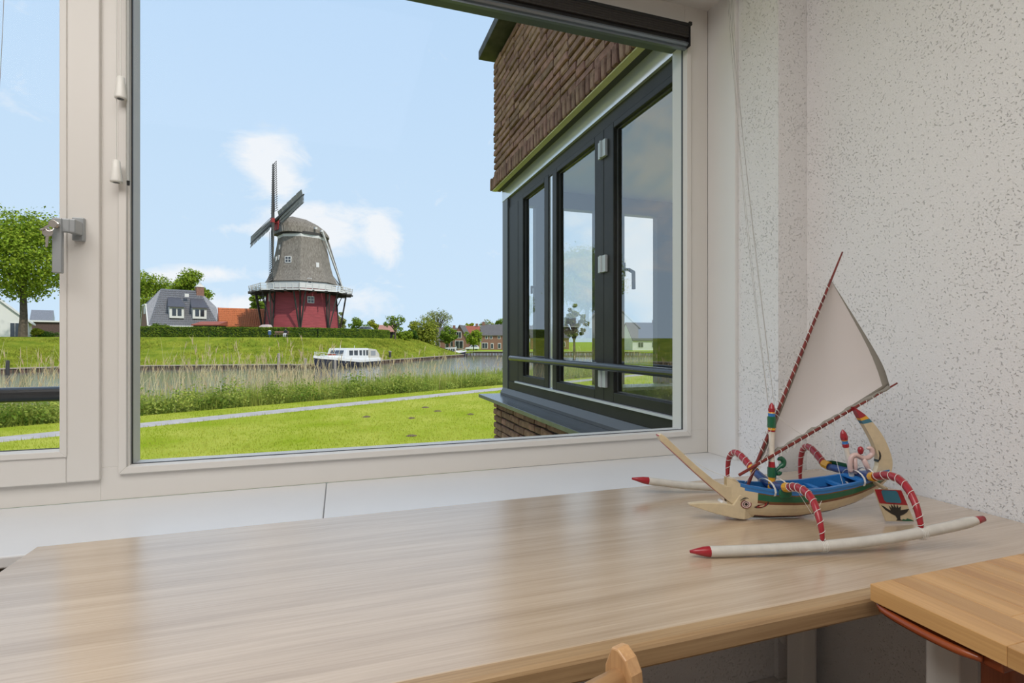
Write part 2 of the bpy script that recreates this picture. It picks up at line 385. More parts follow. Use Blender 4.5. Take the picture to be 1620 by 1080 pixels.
h.box((-.632, YS - .056, 1.288), (-.6135, YS - .042, 1.416)); h.box((-.632, YS - .052, 1.384), (-.600, YS - .040, 1.416))
hd = h.build('window_handle', GREY, t, bevel=.0025); hd['label'] = 'grey metal window handle turned down'
MB().lathe([(.0075, 0), (.0075, .006), (.004, .008)], 16, X=Matrix.Translation((-.6225, YS - .056, 1.398)) @ Matrix.Rotation(R(90), 4, 'X')).build('lock_cylinder', STEEL, hd, smooth=False)
def key(cx, cz, ang, y, s=1.):
    k = MB(); X = Matrix.Translation((cx, y, cz)) @ Matrix.Rotation(ang, 4, 'Y')
    ring = [(.0105 * math.cos(a) * s, .0095 * math.sin(a) * s) for a in [i * math.pi / 9 for i in range(18)]]
    k.prism(ring, lambda a, b, t_: X @ Vector((a, t_, b)), 0, .002)
    k.prism([(-.003 * s, -.008 * s), (.003 * s, -.008 * s), (.003 * s, -.031 * s), (0, -.035 * s), (-.003 * s, -.031 * s), (-.0018 * s, -.026 * s), (-.0032 * s, -.02 * s)], lambda a, b, t_: X @ Vector((a, t_, b)), .0003, .0017)
    return k
key(-.6225, 1.398, R(55), YS - .073, .85).build('key', STEEL, hd, bevel=.0004)
key(-.6335, 1.378, R(4), YS - .070, 1.).build('key', STEEL, hd, bevel=.0004)
rg = [(-.6285 + .0075 * math.cos(a), YS - .071 + .002 * math.sin(a), 1.388 + .0075 * math.sin(a)) for a in [i * math.pi / 8 for i in range(17)]]
MB().tube(rg, .0008, 6, caps=False).build('key_ring', STEEL, hd)

# ---- pleated blind folded up at the head of the fixed window
BLK = mat('blind_fabric', (.026, .022, .019), .75, var=.35, vscale=1., stretch=(420, 1, 3))
BLKM = mat('blind_black', (.008, .008, .009), .4); ALU = mat('blue_grey_aluminium', (.20, .235, .26), .3, metal=.6)
t = thing('pleated_blind', 'dark pleated blind folded up at the head of the window', 'blind', (.33, 1.5, 2.2))
MB().box((-.49, 1.495, 2.196), (1.134, 1.524, 2.207)).build('head_rail', BLKM, t, bevel=.001)
n = 9; pr = []
for i in range(n + 1):
    z = 2.196 - i * (.036 / n)
    pr.append((1.497 if i % 2 == 0 else 1.4995, z))
poly = pr + [(1.522, 2.16), (1.522, 2.196)]
MB().prism(poly, lambda a, b, x: (x, a, b), -.488, 1.130).build('pleat_stack', BLK, t)
MB().box((-.488, 1.507, 2.146), (1.131, 1.522, 2.16)).build('shadow_gap', BLKM, t)
MB().prism([(1.500, 2.139), (1.503, 2.146), (1.524, 2.146), (1.524, 2.126), (1.512, 2.126), (1.512, 2.133), (1.505, 2.134)], lambda a, b, x: (x, a, b), -.488, 1.1315).build('bottom_rail', ALU, t)
MB().box((1.1315, 1.496, 2.130), (1.1365, 1.524, 2.209)).build('end_cap', BLKM, t, bevel=.001)
MB().box((1.128, 1.4925, 2.2), (1.141, 1.500, 2.212)).build('bracket', BLKM, t, bevel=.002)
t.location.z += .010
CORD = mat('white_cord', (.72, .71, .67), .7); CORDG = mat('grey_thread', (.33, .32, .30), .7)
TASS = mat('white_plastic', (.80, .79, .74), .35)
def pull_cord(x, zt, zb, label):
    c = thing('pull_cord', label, 'blind cord', (x, 1.505, zt), group='pull cords of the blind')
    MB().tube([(x, 1.508, 2.2), (x, 1.507, 1.95), (x, 1.505, zt - .004)], .0011, 6).build('cord', CORD, c)
    MB().lathe([(.0055, 0), (.0078, -.002), (.0095, -.02), (.0128, -.05), (.0125, -.054), (.0075, -.055), (.006, -.05)], 20, (x, 1.505, zt), mis=[0, 0, 0, 0, 0, 1]).build('tassel', [TASS, DKGREY], c, smooth=True)
pull_cord(-.520, 1.572, 0, 'longer white pull cord whose tassel hangs lowest on the mullion')
pull_cord(-.511, 1.777, 0, 'shorter white pull cord with its tassel higher on the mullion')
t = thing('tilt_rod', 'thin grey rod with a black tip beside the pull cords', 'blind rod', (-.497, 1.51, 1.51))
MB().tube([(-.497, 1.51, 2.2), (-.497, 1.51, 1.525)], .0034, 8).build('rod', mat('rod_grey', (.42, .43, .41), .4), t)
MB().tube([(-.497, 1.51, 1.525), (-.497, 1.51, 1.514)], [.0036, .003], 8).build('tip', BLKM, t)
t = thing('loose_cords', 'thin grey blind cords hanging before the opening window', 'blind cord', (-.73, 1.49, 2.2))
for x0, x1, ze in ((-.728, -.762, 1.40), (-.738, -.77, 1.45), (-.747, -.775, 1.6)):
    MB().tube(spline([(x0, 1.49, 2.22), (x0 - .002, 1.49, 1.95), (x0 - .014, 1.49, 1.65), (x1, 1.49, ze)], 14), .0006, 5).build('cord', CORDG, t)

# ---- under the desk
t = thing('heating_pipe', 'white vertical pipe in the corner under the desk', 'pipe', (1.325, 1.190, 0))
MB().lathe([(.017, 0.0), (.017, .70)], 20, (1.325, 1.190, 0)).build('pipe', WHITE, t, smooth=False)
MB().lathe([(.024, .10), (.027, .104), (.027, .112), (.024, .116)], 20, (1.325, 1.190, 0)).build('collar', WHITE, t)
b = MB(); b.prism([(-.01, .02), (.01, .02), (.01, -.012), (.006, -.02), (-.006, -.02), (-.01, -.012)], lambda a, c, y: (1.262 + a, y, .245 + c), 1.215, 1.234)
MB().box((-1.72, 1.235, .35), (-.56, 1.249, .712)).build('sill_shade', mat('sill_shade_brown', (.05, .038, .026), .5)); tag(bpy.data.objects['sill_shade'], 'dark brown panel added as the deep shade under the sill left of the desk', 'panel', kind='structure')  # brown panel added to stand for the deep shade below the sill
o = b.build('wall_bracket', WHITE, bevel=.003); tag(o, 'small white rounded bracket low on the wall under the desk', 'bracket')

# ================================================================== FURNITURE
OAK = wood('oak_veneer', (.42, .31, .205, 1), (.575, .45, .325, 1), 'X', .24, 1., .8, coat=1.)
OAKE = wood('oak_edge', (.27, .165, .08, 1), (.44, .30, .16, 1), 'X', .35, 1., .5)
t = thing('desk', 'long oak desk along the window under the model boat', 'desk', (.4, .88, 0))
d = MB(); d.box((-.535, .590, .720), (1.359, 1.190, .750)); d.build('desktop', OAK, t, bevel=.002)
e = MB(); e.prism([(.566, .7235), (.5685, .720), (.590, .720), (.590, .750), (.5725, .750), (.568, .7475), (.566, .744)], lambda a, b_, x: (x, a, b_), -.535, 1.359); e.build('front_edge', OAKE, t, smooth=False)
WHLEG = mat('white_lacquer', (.70, .69, .66), .4)
for x, y in ((1.2, .62), (-.49, .62), (-.49, 1.1), (1.2, 1.1)): MB().box((x, y, 0), (x + .046, y + .055, .72)).build('leg', WHLEG, t, bevel=.003)

BLOCK = wood('oiled_beech_stave', (.44, .22, .075, 1), (.62, .36, .14, 1), 'Y', .33, .8, .5, coat=.2, rand=.14)
REDW = wood('red_brown_wood', (.20, .035, .010, 1), (.36, .085, .02, 1), 'Y', .25, 1., .5, coat=.4)
REDL = wood('red_brown_leg', (.17, .045, .02, 1), (.34, .10, .045, 1), 'Z', .35, .6)
t = thing('side_table', 'honey coloured butcher block table standing over the desk corner', 'table', (1.03, .2, 0))
r2 = random.Random(3); x = .727; k = 0
while x < 1.345:
    wx = .0415; y = .552
    first = True
    while y > -.16:
        L = r2.uniform(.12, .30) if first else r2.uniform(.2, .42); first = False
        y2 = max(-.16, y - L)
        MB().box((x + .00012, y2 + .00012, .756), (x + wx - .00012, y - .00012, .780)).build('stave', BLOCK, t, bevel=.0006, segs=1)
        y = y2
    x += wx
MB().tube(spline([(.737, .548, .752), (.732, .53, .7475), (.7295, .486, .7455), (.7315, .445, .745), (.736, .418, .7465)], 16), [.0035, .0045, .005] + [.0055] * 11 + [.005, .0045, .004], 10).build('pull_handle', REDW, t, smooth=True)
MB().box((.7405, .40, .738), (.765, .55, .756)).build('handle_rail', REDW, t, bevel=.002)
for a, b_ in (((.80, .42), (.85, .458)), ((.80, -.14), (.85, -.10)), ((1.29, .42), (1.34, .458)), ((1.29, -.14), (1.34, -.10))): MB().box((*a, 0), (*b_, .756)).build('leg', REDL, t, bevel=.003)
wl = MB().box((.85, .512, 0), (.893, .558, .756)).build('leg', WHLEG, t, bevel=.003); wl['label'] = 'white painted leg'
for y0, y1 in ((.43, .45), (-.13, -.11)): MB().box((.85, y0, .69), (1.29, y1, .752)).build('apron', REDL, t, bevel=.002)

# ---- chair pushed up to the desk
BEECH = wood('beech', (.48, .27, .12, 1), (.62, .38, .19, 1), 'X', .35, 1., .5, coat=.2)
BEECHZ = wood('beech_upright', (.46, .25, .11, 1), (.60, .36, .17, 1), 'Z', .35, 1., .5, coat=.2)
t = thing('wooden_chair', 'pale beech chair whose back corner rises before the desk edge', 'chair', (.265, .468, 0), R(16.3))
def chair_post(x):
    p = [(.028, .44), (-.012, .44), (-.022, .62), (-.0225, .785), (-.0205, .800), (-.013, .812), (-.002, .8185), (.007, .8165), (.0155, .795), (.018, .72)]
    m = MB(); m.prism(p, lambda a, b_, tt: (tt, a, b_), x, x + .017); return m
chair_post(0).build('back_post', BEECHZ, t, bevel=.002, local=True); chair_post(-.40).build('back_post', BEECHZ, t, bevel=.002, local=True)
MB().tube([(-.385, -.004, .788), (.001, -.004, .788)], .0115, 16).build('top_rail', BEECH, t, local=True, smooth=True)
MB().tube([(-.385, .0, .64), (.001, .0, .64)], .010, 16).build('cross_rail', BEECH, t, local=True, smooth=True)
for i in range(5): MB().tube([(-.32 + i * .064, -.003, .64), (-.32 + i * .064, -.004, .788)], .005, 8).build('spindle', BEECHZ, t, local=True)
MB().box((-.40, 0.0, .425), (.017, .38, .445)).build('seat', BEECH, t, bevel=.006, local=True)
for x, y in ((-.399, .0), (-.02, .0), (-.399, .34), (-.02, .34)): MB().box((x, y, 0), (x + .034, y + .034, .425)).build('leg', BEECHZ, t, bevel=.003, local=True)
# ================================================================== MODEL OUTRIGGER BOAT
def paint(n, c, r=.32): return mat('paint_' + n, c, r, coat=.25, var=.06, vscale=60)
CREAM = paint('cream', (.60, .50, .33)); CREAMD = paint('ochre', (.40, .25, .09)); PRED = paint('red', (.33, .012, .022)); PDRED = paint('dark_red', (.16, .012, .014)); PBLUE = paint('blue', (.025, .17, .46))
PNAVY = paint('navy', (.015, .05, .19)); PGREEN = paint('green', (.008, .11, .05)); PYEL = paint('yellow', (.72, .36, .02)); PBLACK = paint('black', (.010, .010, .010))
PBROWN = paint('brown', (.15, .07, .02)); PWHITE = paint('white', (.70, .66, .58)); PTEAL = paint('teal', (.03, .17, .25)); FLOATW = paint('float_white', (.58, .56, .51)); PPINK = paint('pink', (.62, .45, .42))
PINKBLUE = paint('petal', (.05, .12, .22))
DECK = thing('model_outrigger_boat', 'painted model sailing boat with two outriggers on the desk', 'model boat', (.825, .902, .75), R(-14))
B = DECK
def bl(m, name, mats, parent=None, **k): return m.build(name, mats, parent or B, local=True, **k)
# hull: x runs from bow (-) to stern (+), y away from the viewer
def ip(tab, x):
    if x <= tab[0][0]: return tab[0][1]
    for (a, b), (c, d) in zip(tab, tab[1:]):
        if x <= c: return b + (d - b) * (x - a) / (c - a)
    return tab[-1][1]
BEAM = [(-.045, .006), (-.025, .013), (0, .021), (.04, .030), (.09, .036), (.16, .037), (.22, .033), (.27, .025), (.305, .015), (.326, .005)]
GUN = [(-.045, .091), (-.03, .083), (-.01, .077), (.04, .0695), (.09, .0685), (.15, .071), (.22, .080), (.27, .089), (.326, .098)]
KEEL = [(-.045, .010), (0, .003), (.05, .0005), (.11, .001), (.186, .012), (.243, .028), (.287, .049), (.326, .080)]
QN = [0, .06, .13, .16, .30, .45, .575, .60, .66, .83, .86, 1.0]
QM = ['k', 'k', 'dr', 'c', 'c', 'c', 'dr', 'b', 'g', 'b', 'bl']
SLOT = {'c': 0, 'k': 1, 'dr': 2, 'g': 3, 'b': 4, 'bl': 5}
def hull_pt(x, q, side):
    b, z0, z1 = ip(BEAM, x), ip(KEEL, x), ip(GUN, x)
    return (x, side * b * math.sin(min(1, q * 1.15) * math.pi / 2) ** .75, z0 + (z1 - z0) * q ** 1.15)
xs = [-.045 + i * (.371 / 44) for i in range(45)]
h = MB()
for side in (-1, 1):
    o = len(h.v)
    for x in xs:
        for q in QN: h.v.append(hull_pt(x, q, side))
    n = len(QN)
    for i in range(44):
        for j in range(n - 1):
            sl = SLOT[QM[j]]
            if xs[i] < .012 and sl in (3, 4, 2) and j > 4: sl = 0 if xs[i] < .008 else sl
            if xs[i] < .008 and (sl != 5 or xs[i] < -.018): sl = 0
            h.f.append((o + i * n + j, o + (i + 1) * n + j, o + (i + 1) * n + j + 1, o + i * n + j + 1)); h.m.append(sl)
hull = bl(h, 'hull', [CREAM, PBLACK, PDRED, PGREEN, PBROWN, PBLUE], smooth=False, fix=False)
# rim, inner planking and floor, all blue
g = MB(); rim = []
for x in xs[3:-2]:
    b, z = ip(BEAM, x), ip(GUN, x); rim.append((x, b, z))
for s in (-1, 1):
    g.loft([[(x, s * (b + .0015), z - .003), (x, s * (b + .0015), z + .0012), (x, s * max(.0005, b - .005), z + .0012), (x, s * max(.0005, b - .006), z - .022)] for x, b, z in rim], closed=True)
bl(g, 'gunwale', PBLUE)
f = MB(); f.loft([[(x, -max(.0006, b - .004), z - .019), (x, max(.0006, b - .004), z - .019)] for x, b, z in rim], closed=False, caps=False)
bl(f, 'floor', PNAVY, fix=False)
k = MB()
for x0 in (.10, .15, .20): k.box((x0, -ip(BEAM, x0) + .003, ip(GUN, x0) - .012), (x0 + .012, ip(BEAM, x0) - .003, ip(GUN, x0) - .006))
bl(k, 'thwart', PBLUE)
k = MB(); k.prism([(.236, .0), (.325, .0), (.325, .006), (.236, .004)], lambda a, c, y: (a, y * ip(BEAM, a), ip(GUN, a) + c - .002), -.95, .95); bl(k, 'stern_deck', PBLUE)
# elephant-fish head: lower jaw and long upper trunk
def side(th): return lambda a, c, y: (a, y * th(a) if callable(th) else y * th, c)
th = lambda a: (.006 + .0095 * max(0, min(1, (a + .127) / .11))) if a < -.010 else max(.005, .0155 - (a + .010) * .48)
k = MB(); bot = [(-.127, .0335), (-.112, .0285), (-.098, .024), (-.07, .015), (-.035, .007), (-.015, .0035), (0, .003), (.012, .005)]; top_ = [(-.127, .0365), (-.09, .0385), (-.056, .0375), (-.04, .036), (-.034, .034), (-.02, .056), (.012, .050)]
k.loft([[(x, -th(x), ip(bot, x)), (x, -th(x), ip(top_, x)), (x, th(x), ip(top_, x)), (x, th(x), ip(bot, x))] for x in (-.127, -.112, -.098, -.084, -.07, -.056, -.045, -.034, -.028, -.02, -.01, 0, .004, .012)])
bl(k, 'lower_jaw', CREAM, bevel=.0015)
th2 = lambda a: .0088
k = MB(); k.prism([(-.034, .034), (-.078, .070), (-.120, .107), (-.160, .144), (-.190, .171), (-.1945, .181), (-.189, .186), (-.179, .180), (-.145, .1475), (-.113, .1185), (-.075, .087), (-.050, .073), (-.038, .0715), (-.036, .090), (-.028, .088), (-.012, .075), (-.008, .055)], side(th2), -1, 1)
tr = bl(k, 'trunk', [CREAM], bevel=.0012)
k = MB(); k.prism([(-.033, .0335), (-.078, .0693), (-.120, .1063), (-.188, .169), (-.1945, .181), (-.1935, .183), (-.1855, .1685), (-.119, .1083), (-.077, .0715), (-.038, .0385)], side(lambda a: th2(a) - .0008), -1, 1)
bl(k, 'painted_edge', PRED, tr)
k = MB(); k.tube([(-.052, -.010, .036), (-.052, .010, .036)], .006, 14); bl(k, 'tooth', PWHITE, smooth=False)
# painted eye and whisker leaf on both cheeks
def cheek(x, z, dy): return (x, -(max(th(x), ip(BEAM, x) * .82)) - dy, z)
def disc(m, cx, cz, rx, rz, dy, n=20, a0=0, a1=2 * math.pi):
    vs = [cheek(cx, cz, dy)] + [cheek(cx + rx * math.cos(a0 + (a1 - a0) * i / n), cz + rz * math.sin(a0 + (a1 - a0) * i / n), dy) for i in range(n + 1)]
    m.add(vs, [(0, i + 1, i + 2) for i in range(n)])
for nm, mm, rx, rz, dy in (('eye_outline', PDRED, .0112, .0092, .0012), ('eye_white', PPINK, .0096, .0077, .0016), ('iris', PBLACK, .0062, .0058, .002), ('iris_ring', PPINK, .005, .0047, .0023), ('pupil', PBLACK, .0032, .003, .0026)):
    m = MB(); disc(m, -.0085, .0365, rx, rz, dy); bl(m, nm, mm, hull, fix=False)
m = MB(); pts = [cheek(-.0085 - .013 + i * .0022, .0365 + .008 + .0052 * math.sin(i / 12 * math.pi), .0016) for i in range(13)]; m.tube(pts, [.0003 + .0009 * math.sin(i / 12 * math.pi) for i in range(13)], 6); bl(m, 'eyebrow', PBLACK, hull)
def hside(x, z, dy):
    q = max(.02, min(1, ((z - ip(KEEL, x)) / (ip(GUN, x) - ip(KEEL, x))) ** (1 / 1.15))); p = hull_pt(x, q, -1); return (x, p[1] - dy, z)
leaf = [(.008, .030), (.016, .036), (.024, .0372), (.031, .040), (.0355, .0455), (.0345, .038), (.029, .032), (.021, .029), (.013, .0285)]
for sc, mm, dy in ((1., PBLACK, .0012), (.74, PRED, .0018), (.4, CREAM, .0024)):
    m = MB(); c = (.0215, .0345); vs = [hside(c[0] + (a - c[0]) * sc, c[1] + (b_ - c[1]) * sc, dy) for a, b_ in leaf]; m.add(vs, [tuple(range(len(vs)))]); bl(m, 'painted_leaf', mm, hull, fix=False)
# crescent tail
outer = spline([(.2415, 0, .2375), (.262, 0, .224), (.283, 0, .205), (.309, 0, .171), (.326, 0, .132), (.3285, 0, .105), (.319, 0, .078)], 18)
inner = spline([(.2415, 0, .2375), (.251, 0, .218), (.262, 0, .201), (.283, 0, .165), (.295, 0, .131), (.296, 0, .108), (.284, 0, .082)], 18)
m = MB(); n = 19
for i in range(n):
    a, b_ = outer[i], inner[i]
    for p in (a, b_):
        for y in (-.006, .006): m.v.append((p.x, y, p.z))
for i in range(n - 1):
    s = 1 if i < 4 else 2 if i < 5 else 3 if i < 6 else 0
    A = 4 * i; C = A + 4
    m.f += [(A, A + 2, C + 2, C), (A + 1, C + 1, C + 3, A + 3), (A, C, C + 1, A + 1), (A + 2, A + 3, C + 3, C + 2)]; m.m += [s] * 4
tail = bl(m, 'tail', [CREAM, PRED, PYEL, PTEAL])
m = MB(); m.prism([(.2955, .118), (.301, .124), (.3025, .131), (.301, .138), (.2965, .144), (.2985, .131)], lambda a, c, y: (a, y, c), -.0066, .0066); bl(m, 'painted_mark', PBLACK, tail)
# mast with carved colours
def zm(v): return .077 + (762 - v) * .001364
prof = [(.0078, .052), (.0078, .070), (.0072, .071), (.0072, .088), (.0088, .089), (.0088, .109), (.0072, .110), (.0068, .117), (.0062, .122), (.0056, .150), (.0062, .182), (.007, .186), (.0078, .190), (.0074, .193), (.0086, .195), (.0086, .218), (.007, .219), (.0074, .226), (.006, .228), (.0072, .231), (.0072, .236), (.0045, .243), (.001, .248)]
mm = [2, 2, 2, 2, 0, 0, 3, 3, 1, 1, 1, 3, 2, 2, 0, 0, 4, 2, 3, 3, 3, 3]
m = MB(); m.lathe(prof, 16, (.058, 0, 0), mis=mm); mast = bl(m, 'mast', [PGREEN, PWHITE, PYEL, PRED, PBLUE])
# spars, sail, lacing
DSPAR = wood('dark_red_spar', (.10, .012, .010, 1), (.22, .03, .02, 1), 'X', .4)
def along(p, q, n): return [Vector(p).lerp(Vector(q), i / n) for i in range(n + 1)]
YA, YB = (.006, .006, .066), (.223, .006, .576)
BA, BB = (-.021, -.012, .097), (.362, .02, .287)
bl(MB().tube(along(YA, YB, 10), [.0034] * 7 + [.003, .0026, .0022, .0016], 8), 'yard', DSPAR)
bl(MB().tube(along(BA, BB, 10), [.0032] * 7 + [.003, .0026, .0022, .0018], 8), 'boom', DSPAR)
SAILM = mat('sail_cloth', (.80, .77, .76), .9, transl=.3, bump=.15, bscale=500, bdist=.001)
HEMM = mat('sail_hem', (.30, .285, .25), .9, transl=.15, bump=.2, bscale=300, bdist=.001)
tp, rt, lf = Vector((.2005, .013, .517)), Vector((.341, .016, .282)), Vector((.012, .004, .104))
nu, nv = 26, 22; m = MB()
luffc = spline([lf, (.046, .010, .150), (.118, .014, .312), (.170, .0135, .440), tp], nu)
for i in range(nu + 1):
    u = i / nu                                             # along the luff, from foot to peak
    a = luffc[i]
    # leech point on the convex edge
    lee = spline([rt, (.327, .018, .324), (.296, .02, .379), (.246, .018, .455), tp], 40)[int(round(u * 40))]
    for j in range(nv + 1):
        v = j / nv; p = a.lerp(lee, v)
        p.y += .014 * math.sin(v * math.pi) * math.sin(u * math.pi) ** .7 + .0016 * math.sin(v * 9 + u * 5) * math.sin(u * math.pi)
        p.z += -.0035 * math.sin(v * math.pi) * (1 - u) ** 3
        m.v.append(tuple(p))
for i in range(nu):
    for j in range(nv):
        s = 1 if (j >= nv - 1 or i == 0 or (j == 0)) else 0
        m.f.append((i * (nv + 1) + j, i * (nv + 1) + j + 1, (i + 1) * (nv + 1) + j + 1, (i + 1) * (nv + 1) + j)); m.m.append(s)
sail = bl(m, 'sail', [SAILM, HEMM], smooth=True, fix=False)
sd = sail.modifiers.new('thick', 'SOLIDIFY'); sd.thickness = .0009
# rolled cloth along the boom
rl = spline([(.014, .0, .112), (.07, .004, .145), (.15, .010, .186), (.24, .014, .232), (.338, .016, .281)], 40)
bl(MB().tube([p + Vector((0, 0, -.003 + .0016 * math.sin(i * 1.9))) for i, p in enumerate(rl)], [.0035 + .0013 * math.sin(i * 1.3) for i in range(41)], 8), 'foot_hem', HEMM, sail, smooth=True)
bl(MB().tube(luffc, [.0019] * 27, 6), 'luff_hem', HEMM, sail, smooth=True)
lc = MB()
def loops(p, q, n, r0, off):
    p, q = Vector(p), Vector(q); d = (q - p).normalized(); a = d.cross(Vector((0, 1, 0))).normalized(); b_ = d.cross(a)
    for i in range(n):
        c = p.lerp(q, (i + .5) / n) + a * 0
        pts = [c + a * (off + math.cos(t_) * r0) + b_ * math.sin(t_) * r0 * .75 + d * (.004 * math.cos(t_)) for t_ in [k_ * 2 * math.pi / 8 for k_ in range(9)]]
        lc.tube(pts, .0007, 4, caps=False)
loops(Vector(YA).lerp(Vector(YB), .14), Vector(YA).lerp(Vector(YB), .86), 22, .006, .002)
loops(Vector(BA).lerp(Vector(BB), .1), Vector(BA).lerp(Vector(BB), .93), 20, .007, -.003)
bl(lc, 'lacing', CORD, fix=False)
# outrigger floats
def float_(pts, name):
    c = spline(pts, 30); m = MB(); rs = []; ms = []
    for i in range(31):
        e = min(i, 30 - i)
        rs.append(.0095 * min(1, .25 + e * .3 if i < 6 else (.55 + e * .25)))
    for i in range(30): ms.append(1 if i < 3 else 0 if i < 29 else 1)
    m.tube(c, rs, 12, mis=ms); return bl(m, name, [FLOATW, PRED, PTEAL], smooth=True)
float_([(-.203, -.187, .011), (-.14, -.189, .0105), (-.04, -.19, .0125), (.06, -.19, .016), (.16, -.19, .0245), (.27, -.189, .040), (.352, -.187, .055)], 'outrigger_float')
float_([(-.190, .190, .040), (-.12, .19, .029), (-.04, .19, .0185), (.06, .19, .0125), (.16, .19, .0125), (.26, .19, .02), (.34, .188, .03)], 'outrigger_float')
# curved arms with white binding, yellow collar and blue root
def arm(path, root, name='outrigger_arm'):
    c = spline(path, 26); rs = [.0082 - .0046 * (i / 26) ** 2 for i in range(27)]
    a = bl(MB().tube(c, rs, 10), name, PRED, smooth=True)
    w_ = MB(); k_ = 150; L = []
    for i in range(k_ + 1):
        s = i / k_ * 25.2 + .4; j = min(int(s), 25); p = c[j].lerp(c[j + 1], s - j); d = (c[j + 1] - c[j]).normalized()
        n1 = d.cross(Vector((1, .2, .1))).normalized(); n2 = d.cross(n1); r = .0088 - .0046 * (s / 26) ** 2
        th_ = i / k_ * 2 * math.pi * 9
        L.append(p + n1 * math.cos(th_) * r + n2 * math.sin(th_) * r)
    w_.tube(L, .0006, 4); bl(w_, 'binding', CORD, a, fix=False)
    e = c[-1]; lash = MB()
    for q in range(4): lash.tube([(e.x - .004 + q * .003, e.y + .0 + .0108 * math.cos(t_), .0 + e.z - .009 + .0108 * math.sin(t_)) for t_ in [i * math.pi / 6 for i in range(13)]], .0005, 4, caps=False)
    bl(lash, 'lashing', CORD, a, fix=False)
    p0 = c[0]; d = (p0 - Vector(root)).normalized()
    bl(MB().tube([p0 - d * .014, p0 + d * .002], [.0098, .0092], 12), 'collar', PYEL, a)
arm([(.058, -.062, .083), (.055, -.085, .0905), (.052, -.115, .0935), (.048, -.145, .088), (.043, -.170, .070), (.0405, -.185, .045), (.040, -.189, .0235)], (.06, -.03, .075))
arm([(.252, -.050, .098), (.248, -.085, .110), (.243, -.118, .113), (.236, -.150, .103), (.230, -.175, .080), (.228, -.187, .052), (.228, -.189, .041)], (.26, -.02, .09))
arm([(.058, .080, .088), (.056, .105, .100), (.054, .13, .109), (.053, .155, .108), (.053, .178, .089), (.055, .189, .055), (.056, .190, .022)], (.06, .03, .072))
arm([(.236, .085, .094), (.236, .110, .110), (.238, .14, .121), (.240, .163, .116), (.243, .180, .092), (.246, .189, .055), (.247, .190, .027)], (.25, .03, .084))
bl(MB().tube(spline([(.058, -.052, .080), (.06, -.02, .0725), (.06, .02, .0715), (.058, .068, .083)], 10), [.0082, .0092, .0098, .0098, .0098, .0098, .0098, .0096, .0092, .0088, .008], 10), 'cross_beam', PNAVY, smooth=True)
bl(MB().tube(spline([(.254, -.042, .095), (.258, -.015, .0905), (.256, .02, .089), (.238, .074, .090)], 10), [.0082, .009, .0095, .0095, .0095, .0095, .0095, .0092, .0088, .0085, .008], 10), 'cross_beam', PNAVY, smooth=True)
k = MB(); k.prism([(.0, -.006), (.03, -.009), (.07, -.006), (.095, .0), (.07, .006), (.03, .007), (.0, .005)], lambda a, c, z: (.262 - a * .22, .012 + a * .85, .0985 + z + c * .9), -.0015, .0015); bl(k, 'carved_bird_head', PGREEN, bevel=.001)
k = MB(); k.prism([(-.012, -.004), (.012, -.004), (.014, -.016), (.008, -.022), (-.010, -.022), (-.014, -.014)], lambda a, c, y: (.062 + a, y, .078 + c), -.046, -.040); bl(k, 'carved_boss', PGREEN, bevel=.002)
for cx, cz in ((.045, .073), (.075, .073), (.243, .09), (.272, .093)):
    lash = MB()
    for q in range(3): lash.tube([(cx + q * .0015, (ip(BEAM, cx) + .004) * math.cos(t_) , cz - .008 + .019 * math.sin(t_)) for t_ in [i * math.pi / 8 for i in range(17)]], .0006, 4, caps=False)
    bl(lash, 'beam_lashing', CORD, fix=False)
# stern fittings
m = MB(); P0, P1 = Vector((.243, .004, .085)), Vector((.2215, .004, .188)); d = P1 - P0
m.tube([P0 + d * t_ for t_ in (0, .5, .62, .63, .70, .71, .76, .78, .84, .93, 1.0)], [.0052, .005, .0055, .0066, .0066, .0058, .006, .0068, .0078, .0058, .0008], 12, mis=[1, 1, 0, 0, 3, 3, 2, 0, 0, 0])
bl(m, 'stern_post', [PRED, PWHITE, PYEL, PBLUE])
m = MB(); m.tube(spline([(.236, -.002, .096), (.234, -.002, .112), (.237, -.002, .128), (.248, -.002, .1335), (.262, -.002, .1265), (.275, -.002, .127), (.2855, -.002, .136), (.282, -.002, .147), (.273, -.002, .147)], 30), [.0052] * 26 + [.005, .0045, .004, .003, .002], 10)
m.tube([(.245, -.002, .127), (.248, -.002, .092)], [.0045, .004], 8); m.tube([(.264, -.002, .126), (.283, -.002, .088)], [.0055, .005], 8)
bl(m, 'stern_carving', PPINK, smooth=True)
m = MB(); m.lathe([(.001, -.009), (.0045, -.007), (.0062, 0), (.005, .006), (.001, .0085)], 12, (.257, -.004, .1435)); bl(m, 'red_knob', PRED, smooth=True)
m = MB(); m.tube(spline([(.066, .004, .082), (.069, .004, .098), (.078, .004, .108), (.086, .004, .113), (.087, .004, .122), (.080, .004, .127), (.074, .004, .1235)], 20), [.0035] * 8 + [.0055] * 9 + [.0045, .004, .003, .002], 10)
m.tube(spline([(.072, .004, .094), (.078, .004, .094), (.080, .004, .099)], 8), .004, 8); bl(m, 'carved_curl', PGREEN, smooth=True)
